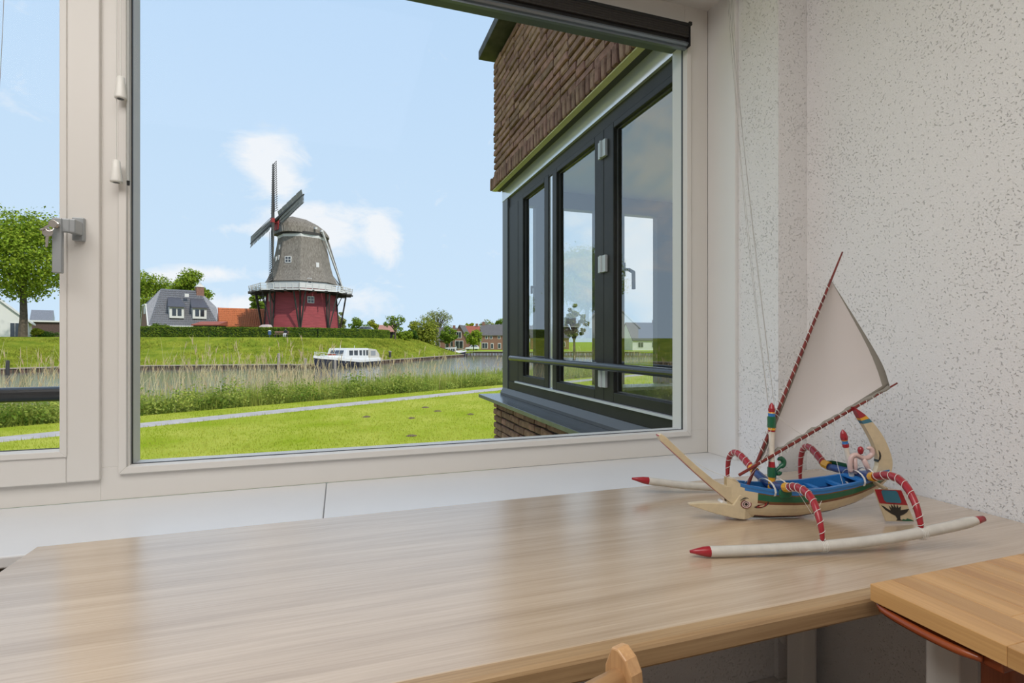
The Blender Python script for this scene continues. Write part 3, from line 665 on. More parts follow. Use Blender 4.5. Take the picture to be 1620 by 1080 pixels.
# rudder plate with painted panel and black bird
RY = -.052
fr = lambda a, c, y: (a, RY + y, c)
tl, tr_, br, bl_ = (.248, .0735), (.307, .070), (.337, .004), (.274, .006)
m = MB(); m.prism([tl, tr_, br, bl_], fr, -.002, .002); rud = bl(m, 'rudder', CREAM, bevel=.0006)
def rp(u, v):
    a = Vector(tl).lerp(Vector(tr_), u); b_ = Vector(bl_).lerp(Vector(br), u); c = a.lerp(b_, v); return (c.x, c.y)
def decal(poly, m_, dy, nm): bl(MB().prism([rp(*p) for p in poly], fr, -.002 - dy, -.0021), nm, m_, rud)
decal([(0, 0), (1, 0), (1, .48), (0, .44)], PRED, .0005, 'red_panel')
decal([(.22, .06), (.28, .02), (.78, .02), (.82, .08), (.82, .36), (.76, .42), (.26, .40), (.2, .34)], PTEAL, .0009, 'blue_panel')
decal([(.02, .5), (.10, .52), (.2, .6), (.30, .66), (.30, .5), (.36, .60), (.40, .46), (.46, .58), (.5, .44), (.54, .58), (.62, .47), (.62, .58), (.72, .52), (.66, .64), (.98, .6), (.86, .7), (.7, .78), (.56, .82), (.52, .93), (.62, .97), (.36, .97), (.42, .93), (.40, .82), (.28, .76), (.12, .64)], PBLACK, .0009, 'painted_bird')
decal([(.55, .98), (.62, .92), (.72, .94), (.78, .90), (.9, .93), (.98, .99)], PGREEN, .0009, 'painted_grass')
bl(MB().tube([(.27, -.014, .082), (.276, -.052, .072)], .004, 8), 'rudder_stock', CREAM)
# fine rigging threads
rg = MB()
for pts in ([(.058, -.004, .23), (.09, -.01, .20), (.13, .004, .177)], [(.25, -.004, .186), (.232, -.003, .21), (.215, .010, .222)], [(.20, -.033, .062), (.202, .0, .135), (.204, .008, .215)],
            [(-.17, -.008, .170), (-.10, -.008, .116), (-.03, -.007, .086)], [(.055, -.09, .088), (.085, -.10, .035), (.12, -.05, .018), (.15, -.033, .05)], [(-.005, -.006, .08), (.04, -.008, .14), (.056, -.006, .21)]):
    rg.tube(spline(pts, 8), .00045, 4)
bl(rg, 'rigging_thread', CORD, fix=False)
# ---- slack blind cords caught on the mast head
t = thing('draped_cords', 'long thin cords hanging from the window head to the mast top', 'blind cord', (1.2, 1.42, 2.29))
mt = Vector((.825, .902, .75)) + Matrix.Rotation(R(-14), 3, 'Z') @ Vector((.058, 0, .236))
for i, (dx, sg) in enumerate(((0, .0), (.012, .012), (-.010, -.006), (.006, .02))):
    top = Vector((1.205 + dx, 1.40 - .004 * i, 2.300)); pts = []
    for k_ in range(17):
        s = k_ / 16; p = top.lerp(mt + Vector((.008 * math.cos(i * 1.6), .008 * math.sin(i * 1.6), 0)), s)
        p.x += sg * math.sin(math.pi * s) * 1.0 - .03 * math.sin(math.pi * s) * (i % 2); p.z -= .03 * math.sin(math.pi * s)
        pts.append(p)
    MB().tube(pts, .0006 if i else .0008, 4).build('cord', CORDG, t)
# ================================================================== BRICK BAY BESIDE THE WINDOW
BRICK = mat('brown_brick', (.30, .168, .118), .9, spec=.15, var=.28, vscale=22, bump=.5, bscale=60, bdist=.006, rand=.22)
MORTAR = mat('dark_mortar', (.040, .032, .026), .95, spec=.1, var=.2, vscale=20)
STONE = mat('blue_stone', (.13, .135, .14), .2, var=.15, vscale=14, bump=.05, bscale=80, bdist=.002)
CHAR = mat('charcoal_frame', (.028, .026, .022), .45, spec=.3, var=.15, vscale=8)
CHARG = mat('charcoal_metal', (.10, .10, .10), .35, spec=.5)
ALUB = mat('bright_aluminium', (.80, .80, .82), .14, metal=.6, var=.04, vscale=6)
OLIVE = mat('olive_lintel', (.62, .56, .26), .5, var=.1)
LEAD = mat('dark_soffit', (.045, .042, .040), .7)
WTRIM = mat('white_trim', (.72, .71, .70), .4)
BGLASS = glass_mat('bay_glass', 3.4, (.96, .98, .97, 1))
rb = random.Random(11)
def brick_mesh(l, h, dep, seed):
    r = random.Random(seed); bm = bmesh.new(); bmesh.ops.create_cube(bm, size=1)
    for v in bm.verts: v.co = Vector((v.co.x * dep, v.co.y * l, v.co.z * h))
    bmesh.ops.bevel(bm, geom=bm.edges[:], offset=.0055, segments=1, affect='EDGES')
    for v in bm.verts: v.co += Vector((r.uniform(-.003, .003), r.uniform(-.0025, .0025), r.uniform(-.0026, .0026)))
    me = bpy.data.meshes.new('brick'); bm.to_mesh(me); bm.free(); me.materials.append(BRICK); return me
STR = [brick_mesh(.207, .0455, .10, i) for i in range(6)]
HALF = [brick_mesh(.098, .0455, .10, 20 + i) for i in range(3)]
SOL = [brick_mesh(.045, .098, .10, 40 + i) for i in range(5)]
XB = 1.25
def courses(root, z0, n, ya, yb, pitch=.0578):
    loc0 = origin(root)
    for c in range(n):
        z = z0 + (c + .5) * pitch; y = yb; first = True
        while y > ya:
            half = (first and c % 2 == 1) or rb.random() < .22
            l = .099 if half else .209; me = rb.choice(HALF if half else STR); first = False
            inst('brick', me, root, Vector((XB + .05 + rb.uniform(-.004, .004), y - l / 2, z)) - loc0, (rb.uniform(-.02, .02), rb.uniform(-.02, .02), rb.uniform(-.012, .012)))
            y -= l + .011
t = thing('wall_upper_bay', 'dark brown brick wall hanging above the bay glazing', 'brick wall', (XB, 3, 2.43), kind='structure')
MB().box((XB + .020, 1.68, 2.536), (1.45, 4.288, 3.56)).box((1.345, 1.68, 2.44), (1.45, 4.288, 2.54)).build('mortar_bed', MORTAR, t)
courses(t, 2.540, 17, 1.70, 4.30)
y = 4.355
while y > 1.70:
    inst('soldier_brick', rb.choice(SOL), t, Vector((XB + .032 + rb.uniform(-.004, .004), y - .025, 2.486 + rb.uniform(-.003, .003))) - origin(t), (rb.uniform(-.03, .03), 0, rb.uniform(-.03, .03))); y -= .0595
MB().box((XB - .006, 1.68, 2.427), (1.282, 4.325, 2.4345)).build('lintel_flange', OLIVE, t)
MB().box((1.282, 1.68, 2.432), (1.345, 4.30, 2.44)).build('soffit', LEAD, t)
MB().box((1.127, 1.68, 3.557), (4.7, 4.346, 3.63)).build('roof_edge', mat('dark_roof_edge', (.06, .055, .05), .7, var=.4, vscale=9), t, bevel=.004)
MB().box((1.36, 4.23, 2.43), (4.6, 4.29, 3.56)).box((4.54, 1.68, -1.5), (4.6, 4.29, 3.56)).build('outer_wall', MORTAR, t)
t = thing('wall_lower_bay', 'brown brick plinth under the grey stone sill of the bay', 'brick wall', (XB, 3.5, -1.4), kind='structure')
MB().box((XB + .020, 1.68, -1.5), (1.40, 4.288, .645)).box((1.40, 4.22, -1.5), (4.6, 4.288, .72)).build('mortar_bed', MORTAR, t)
courses(t, -.075, 12, 2.35, 4.30)
MB().box((1.136, 1.69, .647), (1.36, 4.378, .675)).build('stone_sill', STONE, t, bevel=.002)
# ---- side glazing of the bay
t = thing('window_3', 'charcoal framed glazing of the brick bay in three sashes', 'window', (1.33, 3, .68), kind='structure')
MB().box((1.33, 4.16, .675), (1.40, 4.30, 2.335)).build('corner_post', CHARG, t, bevel=.002)
MB().box((1.3265, 1.70, 2.335), (1.345, 4.30, 2.440)).build('head_board', ALUB, t, bevel=.001)
MB().box((1.345, 1.70, 2.25), (1.41, 4.16, 2.34)).build('frame_head', CHAR, t, bevel=.002)
MB().box((1.34, 3.915, .80), (1.41, 4.16, 2.25)).build('frame_post', CHAR, t, bevel=.003)
MB().box((1.336, 1.70, .675), (1.41, 4.30, .80)).build('frame_sill', CHAR, t, bevel=.002)
MB().prism([(1.305, .676), (1.336, .676), (1.336, .735), (1.330, .735), (1.305, .695)], lambda a, c, y: (a, y, c), 1.70, 4.285).build('drip_ledge', CHARG, t)
MB().box((1.322, 1.70, .800), (1.37, 3.955, .8125)).build('white_strip', WTRIM, t, bevel=.001)
SASHES = [(3.285, 3.93, 3.36, 3.805), (2.50, 3.215, 2.605, 3.145), (1.76, 2.498, 1.86, 2.395)]
MB().box((1.352, 3.21, .80), (1.40, 3.29, 2.25)).build('mullion', ALUB, t, bevel=.002)
for i, (a, b, pa, pb) in enumerate(SASHES):
    m = MB(); x0, x1 = 1.342, 1.398
    m.box((x0, a, .8125), (x1, pa, 2.27)); m.box((x0, pb, .8125), (x1, b, 2.27)); m.box((x0, pa, .8125), (x1, pb, .866)); m.box((x0, pa, 2.236), (x1, pb, 2.27))
    s = m.build('sash', CHAR, t, bevel=.004)
    MB().box((1.368, pa - .004, .862), (1.372, pb + .004, 2.24)).build('pane', BGLASS, s)
    g = MB()
    for q in ((pa, pa + .006, .866, 2.236), (pb - .006, pb, .866, 2.236), (pa, pb, .866, .872), (pa, pb, 2.23, 2.236)): g.box((1.364, q[0], q[2]), (1.3675, q[1], q[3]))
    g.build('glazing_seal', CHARG, s)
    hx = MB(); hy = pb - .03
    hx.box((1.399, hy - .012, 1.50), (1.408, hy + .012, 1.56)); hx.box((1.408, hy - .008, 1.545), (1.44, hy + .008, 1.558)); hx.box((1.43, hy - .008, 1.42), (1.442, hy + .008, 1.558))
    if i == 2: hx = MB().box((1.399, 2.385, 1.47), (1.408, 2.41, 1.54)).box((1.408, 2.39, 1.50), (1.44, 2.405, 1.514)).beam((1.436, 2.40, 1.507), (1.436, 2.352, 1.487), .014).beam((1.436, 2.354, 1.49), (1.436, 2.352, 1.40), .014)
    if i != 1: hx.build('handle', CHAR, s)
    for z in (.93, 1.545, 2.16) if i == 2 else (.93, 1.545) if i == 1 else ():
        if i == 2:
            MB().box((1.326, 2.455, z - .045), (1.3425, 2.535, z + .045)).tube([(1.324, 2.497, z - .045), (1.324, 2.497, z + .045)], .009, 10).build('hinge', mat('hinge_white', (.62, .62, .62), .3), s, bevel=.002)
# ---- front glazing and room of the bay seen through it
t = thing('window_4', 'row of windows on the canal side seen through the bay', 'window', (2.7, 4.2, .73), kind='structure')
for a, b in ((1.42, 1.46), (1.585, 1.665), (2.155, 2.445), (2.79, 2.96), (3.5, 3.62), (4.3, 4.54)): MB().box((a, 4.16, .74), (b, 4.23, 2.285)).build('post', CHAR, t)
MB().box((1.41, 4.15, 2.285), (4.54, 4.23, 2.45)).build('head', CHAR, t)
MB().box((1.41, 3.94, .705), (4.54, 4.23, .735)).build('inner_sill', WTRIM, t, bevel=.003)
MB().box((1.46, 4.195, .735), (4.30, 4.199, 2.285)).build('pane', GLASS, t)
t = thing('wall_bay_room', 'pale inside of the bay room seen through its glass', 'room', (2.9, 2.8, 0), kind='structure')
MB().box((1.41, 1.68, 2.43), (4.54, 4.22, 2.46)).build('inner_ceiling', CEILM, t)
MB().box((1.41, 1.68, -.05), (4.54, 4.22, 0)).build('inner_floor', FLOORM, t)
MB().box((1.40, 1.664, 0), (4.54, 1.69, 2.43)).box((4.52, 1.69, 0), (4.54, 4.22, 2.43)).build('inner_wall', CEILM, t)
MB().box((1.41, 4.10, 0), (4.5, 4.16, .705)).build('inner_parapet', CEILM, t)
# ---- safety rails
RAILM = mat('black_rail', (.035, .035, .037), .25, coat=.3)
t = thing('safety_rail', 'dark grey tubular safety rail across the bay glazing', 'railing', (1.29, 3, 1.0))
MB().tube([(1.29, 3.95, .998), (1.29, 1.72, 1.0)], .0205, 16).build('tube', RAILM, t, smooth=False)
for y in (3.94, 1.72): MB().box((1.29, y, .982), (1.345, y + .025, 1.014)).build('bracket', RAILM, t)
t = thing('safety_rail', 'thick black tubular safety rail outside the opening window', 'railing', (-1.1, 1.75, .985))
MB().tube([(-1.72, 1.75, .986), (-.60, 1.75, .986)], .0205, 16).build('tube', RAILM, t, smooth=False)
for x in (-.65, -1.71): MB().box((x, 1.66, .97), (x + .025, 1.752, 1.002)).build('bracket', RAILM, t)

# ================================================================== LANDSCAPE
LAWN_Z, WATER_Z, TOP_Z, FAR_Z, QUAY_Z = -1.47, -2.27, 1.73, -1.27, -1.77
GRASS = mat('lawn_green', (.27, .34, .014), .9, spec=.05, vscale=.5, col2=(.45, .45, .07), bump=.6, bscale=9, bdist=.06, detail=9.)
SLOPE = mat('bank_green', (.14, .20, .014), .9, spec=.05, vscale=.6, col2=(.31, .33, .035), bump=.8, bscale=2.5, bdist=.35, detail=9.)
FIELD = mat('field_green', (.26, .36, .03), .9, spec=.05, vscale=.05, col2=(.36, .42, .05))
ASPH = mat('path_grey', (.48, .43, .41), .9, spec=.1, var=.12, vscale=3, detail=8)
EARTH = mat('bank_earth', (.10, .11, .03), .95, var=.3)
def poly(name, pts, m, label, cat, kind='structure', thick=.3):
    n = len(pts); vs = [tuple(p) for p in pts] + [tuple(Vector(p) - Vector((0, 0, thick))) for p in pts]
    o = MB().add(vs, [tuple(range(n)), tuple(range(n, 2 * n))[::-1]] + [(i, n + i, n + (i + 1) % n, (i + 1) % n) for i in range(n)]).build(name, m)
    return tag(o, label, cat, kind=kind)
BO, BD, BN = Vector((-12.96, 18.2)), Vector((.69, .724)), Vector((-.724, .69))
def bank(s, off, z): p = BO + BD * s + BN * off; return G(p.x, p.y, z)
poly('lawn', [bank(-70, 0, LAWN_Z), G(-54, -45, LAWN_Z), G(120, -45, LAWN_Z), bank(110, 0, LAWN_Z)], GRASS, 'bright green mown lawn sloping away below the window', 'lawn')
PO, PD = Vector((-11.4, 16.2)), Vector((.66, .7513)); PN = Vector((-.7513, .66))
def pth(s, o, z): p = PO + PD * s + PN * o; return G(p.x, p.y, z)
poly('footpath', [pth(-40, -.5, LAWN_Z + .012), pth(90, -.5, LAWN_Z + .012), pth(90, .5, LAWN_Z + .012), pth(-40, .5, LAWN_Z + .012)], ASPH, 'narrow grey footpath crossing the lawn before the reeds', 'path', thick=.1)
m = MB(); m.loft([[bank(s, -.05, LAWN_Z - .01), bank(s, 1.5, LAWN_Z - .25), bank(s, 6, WATER_Z - .3)] for s in (-70, 0, 40, 110)], closed=False, caps=False)
tag(m.build('near_bank', EARTH, fix=False), 'earth bank under the reeds on the near side of the canal', 'bank', kind='structure')
def water_mat():
    m = mat('canal_water', (.21, .195, .14), .12, spec=.85)
    nt = m.node_tree; b = nt.nodes['Principled BSDF']; tc = N(nt, 'ShaderNodeTexCoord'); mp = N(nt, 'ShaderNodeMapping'); mp.inputs['Scale'].default_value = (.6, 1.6, 1)
    mp.inputs['Rotation'].default_value = (0, 0, YAW)
    n = N(nt, 'ShaderNodeTexNoise', inp={'Scale': 1.3, 'Detail': 4.}); nt.links.new(tc.outputs['Object'], mp.inputs[0]); nt.links.new(mp.outputs[0], n.inputs['Vector'])
    bp = N(nt, 'ShaderNodeBump', inp={'Strength': .55, 'Distance': .10}); nt.links.new(n.outputs[0], bp.inputs['Height']); nt.links.new(bp.outputs[0], b.inputs['Normal'])
    return m
poly('canal_water', [G(-160, 0, WATER_Z), G(260, 0, WATER_Z), G(260, 126, WATER_Z), G(-160, 126, WATER_Z)], water_mat(), 'rippled pale brown canal water beyond the reeds', 'water', thick=.1)
QP = [(-260, 45), (-120, 50), (0, 54.8), (97, 58.9), (225, 61.9), (440, 65.3), (480, 65.3), (592, 78), (640, 86.7), (733, 116)]
TP = [(-300, 62), (-150, 65), (0, 68), (97, 70), (225, 72), (440, 76), (500, 79), (575, 90), (612, 98), (655, 112)]
q3 = [GU(u, d, 0) for u, d in QP]; t3 = [GU(u, d, 0) for u, d in TP]
def lp(P, n): return spline(P, n)
NQ = 90
qs, ts = lp(q3, NQ), lp(t3, NQ)
m = MB()
rows = []
for k in range(9):
    f = k / 8; z = QUAY_Z + (TOP_Z - QUAY_Z) * (f ** 1.08 if f < .9 else f)
    rows.append([Vector((*(a.xy.lerp(b.xy, f)), z + (.12 * mnoise.noise(Vector((a.x * .2, f * 5, 0))) if 0 < k < 8 else 0))) for a, b in zip(qs, ts)])
end_r = [GU(655, 112, TOP_Z), GU(650, 150, TOP_Z), GU(640, 260, TOP_Z)]
m.loft(rows, closed=False, caps=False)
# flank that falls away on the right and the flat top behind
fl = [GU(733, 116, QUAY_Z), GU(706, 150, QUAY_Z), GU(690, 260, QUAY_Z)]
m.loft([[fl[i].lerp(end_r[i], k / 6) for k in range(7)] for i in range(3)], closed=False, caps=False)
top = [Vector((p.x, p.y, TOP_Z)) for p in ts] + end_r[1:] + [GU(-300, 260, TOP_Z)]
m.add(top, [tuple(range(len(top)))])
em = m.build('embankment', SLOPE, fix=True); tag(em, 'high green grass embankment carrying the windmill across the canal', 'embankment', kind='structure')
# tow path along its top
m = MB(); a_ = ts; b_ = [p + (G(0, 1, 0) * 1.7) for p in ts]
m.loft([[Vector((a.x, a.y, TOP_Z + .02)), Vector((b.x, b.y, TOP_Z + .02))] for a, b in zip(a_, b_)], closed=False, caps=False)
tag(m.build('tow_path', mat('pale_gravel', (.50, .45, .36), .95)), 'pale gravel path along the top of the embankment', 'path', kind='structure')
# timber quay
TIMBER = mat('quay_timber', (.10, .065, .045), .9, var=.35, vscale=3, rand=.3); CAPT = mat('quay_cap', (.36, .30, .25), .85, var=.2, vscale=2)
def quay(pts, name, label, ztop):
    t = thing(name, label, 'quay', tuple(pts[len(pts) // 2].xy) + (ztop,), kind='structure')
    m = MB(); c = MB(); L = 0
    for a, b in zip(pts, pts[1:]):
        a = Vector((a.x, a.y, 0)); b = Vector((b.x, b.y, 0)); l = (b - a).length; k = max(1, int(l / .34))
        for i in range(k):
            p = a.lerp(b, (i + .1) / k); q = a.lerp(b, (i + .9) / k); dz = rnd.uniform(-.05, .03); nrm = (b - a).cross(Vector((0, 0, 1))).normalized() * rnd.uniform(.02, .08)
            m.beam(p + nrm + Vector((0, 0, (ztop + WATER_Z) / 2 - .25)), q + nrm + Vector((0, 0, (ztop + WATER_Z) / 2 - .25)), .10, ztop - WATER_Z + .4 + dz)
        c.beam(a + Vector((0, 0, ztop + .02)), b + Vector((0, 0, ztop + .02)), .42, .12)
    pl_ = m.build('piling', TIMBER, t, fix=False); pl_['kind'] = 'stuff'
    c.build('cap_beam', CAPT, t, fix=False); return t
quay(qs, 'mooring_quay', 'timber quay wall at the foot of the windmill embankment', QUAY_Z)
far = [G(-32 + i * 9.0, 121 + .6 * math.sin(i), 0) for i in range(20)]
quay(far, 'far_quay', 'distant timber quay below the brick row houses', FAR_Z)
poly('far_bank', [G(-34, 121.2, FAR_Z), G(150, 121.2, FAR_Z), G(330, 320, FAR_Z), G(-34, 320, FAR_Z)], FIELD, 'flat green bank before the distant row houses', 'bank')
poly('far_fields', [G(-1400, 255, FAR_Z - .3), G(1400, 255, FAR_Z - .3), G(2600, 2400, FAR_Z - .3), G(-2600, 2400, FAR_Z - .3)], FIELD, 'flat fields stretching to the horizon', 'field')

# ------------------------------------------------------------------ vegetation
def leafmat(n, c1, c2, tr=.35): return mat('leaf_' + n, (*c1, 1), .65, spec=.12, vscale=1.2, col2=(*c2, 1), rand=.30, transl=tr)
L_FRESH = leafmat('fresh', (.16, .25, .014), (.36, .44, .045)); L_MID = leafmat('mid', (.11, .19, .016), (.28, .37, .045)); L_DARK = leafmat('dark', (.035, .085, .012), (.12, .20, .025))
L_YELL = leafmat('yellow', (.24, .28, .015), (.42, .42, .04)); L_WILL = leafmat('willow', (.22, .26, .03), (.38, .40, .06)); L_HEDGE = leafmat('hedge', (.07, .13, .012), (.22, .29, .03)); L_PALE = leafmat('pale', (.22, .25, .07), (.36, .37, .14))
BARK = mat('bark', (.11, .085, .06), .95, var=.3, vscale=3)
def leaves(m, c, rad, n, ls, r, flat=.0, shell=.55):
    for _ in range(n):
        d = Vector((r.gauss(0, 1), r.gauss(0, 1), r.gauss(0, 1))).normalized() * (shell + (1 - shell) * r.random())
        p = Vector(c) + Vector((d.x * rad[0], d.y * rad[1], d.z * rad[2]))
        nrm = (d + Vector((r.uniform(-.9, .9), r.uniform(-.9, .9), r.uniform(-.4, 1.1)))).normalized()
        a = nrm.orthogonal().normalized(); a.rotate(Matrix.Rotation(r.uniform(0, 6.28), 3, nrm)); b = nrm.cross(a); s = ls * r.uniform(.6, 1.3)
        o = len(m.v); m.v += [tuple(p - a * s), tuple(p - b * s * .62), tuple(p + a * s), tuple(p + b * s * .62)]; m.f.append((o, o + 1, o + 2, o + 3)); m.m.append(0)
def tree(name, label, u, d, zb, w, h, trunk, lm, n=3000, blobs=26, ls=None, seed=1, sparse=False, cat='tree', droop=False, squash=1., tr_r=None, group=None, shell=.55):
    """crown w metres wide between trunk and h metres above the ground zb"""
    r = random.Random(seed); base = GU(u, d, zb); t = thing(name, label, cat, base, 0, group)
    ls = ls or max(.10, d * .0022); tr_r = tr_r or max(.10, h * .022)
    m = MB(); ch = h - trunk; cz = trunk + ch / 2; cen = []
    for i in range(blobs):
        while True:
            p = Vector((r.uniform(-1, 1), r.uniform(-1, 1), r.uniform(-1, 1)))
            if p.length < 1 and (not sparse or p.length > .35): break
        q = .80; wz = 1 - .28 * max(0, p.z) if not droop else 1
        if cat != 'tree': p.z = p.z * .62 - .30
        c = Vector((p.x * w / 2 * q * wz, p.y * w / 2 * q * wz, cz + p.z * ch / 2 * q)); cen.append(c)
        rr = (w * r.uniform(.14, .22) if not sparse else w * r.uniform(.07, .12))
        rad = (rr, rr, rr * (.75 if not droop else 1.9))
        leaves(m, c, rad, int(1.6 * n) // blobs, ls * 1.12, r, shell=shell)
    f = m.build('foliage', lm, t, local=True, fix=False)
    tk = MB(); tk.tube([(0, 0, -.2), (.02 * h * .3, 0, trunk * .6), (0, 0, trunk + ch * .35), (0.02, 0, trunk + ch * .7)], [tr_r * 1.25, tr_r, tr_r * .6, tr_r * .2], 8); tk.build('trunk', BARK, t, local=True)
    bq = MB()
    for c in (cen if sparse else cen[:10]):
        s0 = Vector((0, 0, trunk * .9 + (c.z - trunk) * r.uniform(.1, .45) if c.z > trunk else trunk * .9)); bq.tube([s0, s0.lerp(c, .55) + Vector((0, 0, .08 * h * (1 if not droop else 2))), c], [tr_r * .34, tr_r * .2, tr_r * .07], 5)
    bq.build('branch', BARK, t, local=True)
    return t
def px(n, d): return n * d / F_PX
tree('broadleaf_tree', 'big round fresh green tree before the white house', 36, 72, TOP_Z, px(190, 72), px(206, 72), px(56, 72), L_FRESH, 13000, 84, .17, 3, tr_r=.45)
tree('broadleaf_tree', 'tall green tree directly behind the slate roofed villa', 232, 120, TOP_Z, px(100, 120), px(113, 120), px(14, 120), L_FRESH, 6000, 54, .25, 5)
tree('broadleaf_tree', 'rounded light green tree over the ridge of the villa', 298, 120, TOP_Z, px(72, 120), px(114, 120), px(26, 120), L_FRESH, 4600, 44, .24, 6, shell=.4)
tree('broadleaf_tree', 'green tree showing between barn and windmill under the stage', 412, 112, TOP_Z, px(34, 112), px(92, 112), px(20, 112), L_MID, 1700, 22, .24, 7)
tree('broadleaf_tree', 'pale loose tree just right of the windmill base', 537, 125, TOP_Z, px(28, 125), px(46, 125), px(8, 125), L_PALE, 1100, 22, .2, 8, shell=.3)
tree('slender_tree', 'thin sparse tree standing at the right end of the long hedge', 625, 101, TOP_Z, px(46, 101), px(41, 101), px(10, 101), L_MID, 520, 34, .16, 9, sparse=True, tr_r=.16)
tree('bare_topped_tree', 'wide nearly leafless tree towering behind the willow', 692, 172, FAR_Z, px(66, 172), px(68, 172), px(22, 172), L_PALE, 1300, 64, .21, 10, sparse=True, tr_r=.5)
tree('weeping_willow', 'yellow green weeping willow at the end of the embankment', 677, 128, FAR_Z, px(46, 128), px(50, 128), px(6, 128), L_WILL, 3600, 40, .2, 12, droop=True)
tree('small_tree', 'dark green round tree beside the gabled brick house', 709, 130, FAR_Z, px(34, 130), px(40, 130), px(10, 130), L_MID, 1700, 24, .2, 13)
tree('small_tree', 'yellowish round tree between the far brick houses', 749, 137, FAR_Z, px(31, 137), px(36, 137), px(9, 137), L_FRESH, 1500, 22, .2, 14)
tree('broadleaf_tree', 'golden green crown above the red far roof', 743, 200, FAR_Z, px(20, 200), px(46, 200), px(16, 200), L_YELL, 700, 14, .32, 15)
tree('broadleaf_tree', 'olive tree behind the roof of the far row house', 771, 215, FAR_Z, px(32, 215), px(45, 215), px(16, 215), L_PALE, 800, 18, .32, 16)
tree('broadleaf_tree', 'dark green tree rising behind the bay corner post', 793, 230, FAR_Z, px(30, 230), px(46, 230), px(16, 230), L_MID, 800, 14, .34, 17)
tree('broadleaf_tree', 'rounded tree behind the silver car on the bank', 569, 150, TOP_Z, px(34, 150), px(38, 150), px(6, 150), L_MID, 1000, 16, .25, 18)
tree('broadleaf_tree', 'low green tree behind the pink roofed shed', 590, 160, TOP_Z, px(26, 160), px(36, 160), px(6, 160), L_YELL, 800, 14, .25, 19)
tree('leafy_bush', 'light green bush under the slender tree', 636, 106, TOP_Z - 1.1, px(34, 106), px(34, 106), px(1, 106), L_FRESH, 1900, 18, .17, 20, cat='bush')
tree('leafy_bush', 'dark green bush left of the willow', 652, 112, TOP_Z - 1, px(26, 112), px(32, 112), px(1, 112), L_DARK, 1100, 18, .18, 21, cat='bush')
tree('broadleaf_tree', 'yellow green crown filling the gap left of the willow', 655, 150, TOP_Z - 2, px(30, 150), px(44, 150), px(4, 150), L_YELL, 1000, 16, .22, 22)
tree('clipped_shrub', 'rounded green shrub at the left gable of the villa', 252, 90, TOP_Z, px(38, 90), px(32, 90), px(1, 90), L_HEDGE, 2200, 26, .13, 23, cat='shrub')
tree('yellow_shrub', 'yellow green shrub beside the white house', 57, 76, TOP_Z, px(18, 76), px(21, 76), px(1, 76), L_YELL, 900, 16, .11, 24, cat='shrub')
tree('dark_shrub', 'dark green shrub at the foot of the big tree', 72, 88, TOP_Z, px(40, 88), px(14, 88), px(1, 88), L_DARK, 800, 14, .13, 25, cat='shrub')
tree('bank_tree', 'loose young tree on the near bank seen through the bay', 908, 60, LAWN_Z, px(50, 60), px(100, 60), px(36, 60), L_PALE, 1500, 40, .12, 26, sparse=True)
tree('broadleaf_tree', 'green tree far right seen through the bay panes', 1012, 150, FAR_Z, px(30, 150), px(46, 150), px(12, 150), L_MID, 900, 16, .22, 27)
tree('broadleaf_tree', 'green tree behind the dark roofs seen through the bay', 860, 170, FAR_Z, px(46, 170), px(52, 170), px(14, 170), L_MID, 1100, 18, .25, 28)
tree('conifer', 'tall dark conifer far left outside the windows', -330, 40, LAWN_Z, 4.5, 11, 1, L_DARK, 2600, 40, .16, 29)

def hedge(pts, zb, h, w, name, label, n, ls, lm, seed=1):
    r = random.Random(seed); mid = pts[len(pts) // 2]; t = thing(name, label, 'hedge', (mid.x, mid.y, zb))
    c = MB()
    for a, b in zip(pts, pts[1:]): c.beam(Vector((a.x, a.y, zb + h * .47)), Vector((b.x, b.y, zb + h * .47)), w * .86, h * .94)
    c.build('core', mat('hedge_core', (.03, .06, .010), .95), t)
    m = MB(); tot = sum((b - a).length for a, b in zip(pts, pts[1:]))
    for a, b in zip(pts, pts[1:]):
        dr = (b - a); l = dr.length; nr = Vector((dr.y, -dr.x, 0)).normalized()
        for _ in range(int(n * l / tot)):
            p = a + dr * r.random()
            if r.random() < .62: off = w / 2 * r.uniform(.82, 1.05); z = h * r.random()
            else: off = r.uniform(-w / 2, w / 2); z = h * r.uniform(.94, 1.04)
            q = Vector((p.x, p.y, zb + z)) + nr * off; s = ls * r.uniform(.6, 1.3)
            u_ = Vector((r.gauss(0, 1), r.gauss(0, 1), r.gauss(0, 1))).normalized(); v_ = u_.orthogonal().normalized()
            o = len(m.v); m.v += [tuple(q - u_ * s), tuple(q - v_ * s * .6), tuple(q + u_ * s), tuple(q + v_ * s * .6)]; m.f.append((o, o + 1, o + 2, o + 3)); m.m.append(0)
    m.build('foliage', lm, t, fix=False)
hp = [GU(u, d, 0) for u, d in ((150, 74.5), (225, 75.5), (330, 77.5), (440, 79.5), (500, 82.5), (560, 89), (600, 96), (612, 100))]
hedge(hp, TOP_Z, 1.5, 1.3, 'clipped_hedge', 'long clipped green hedge in front of the windmill and villa', 15000, .12, L_HEDGE)

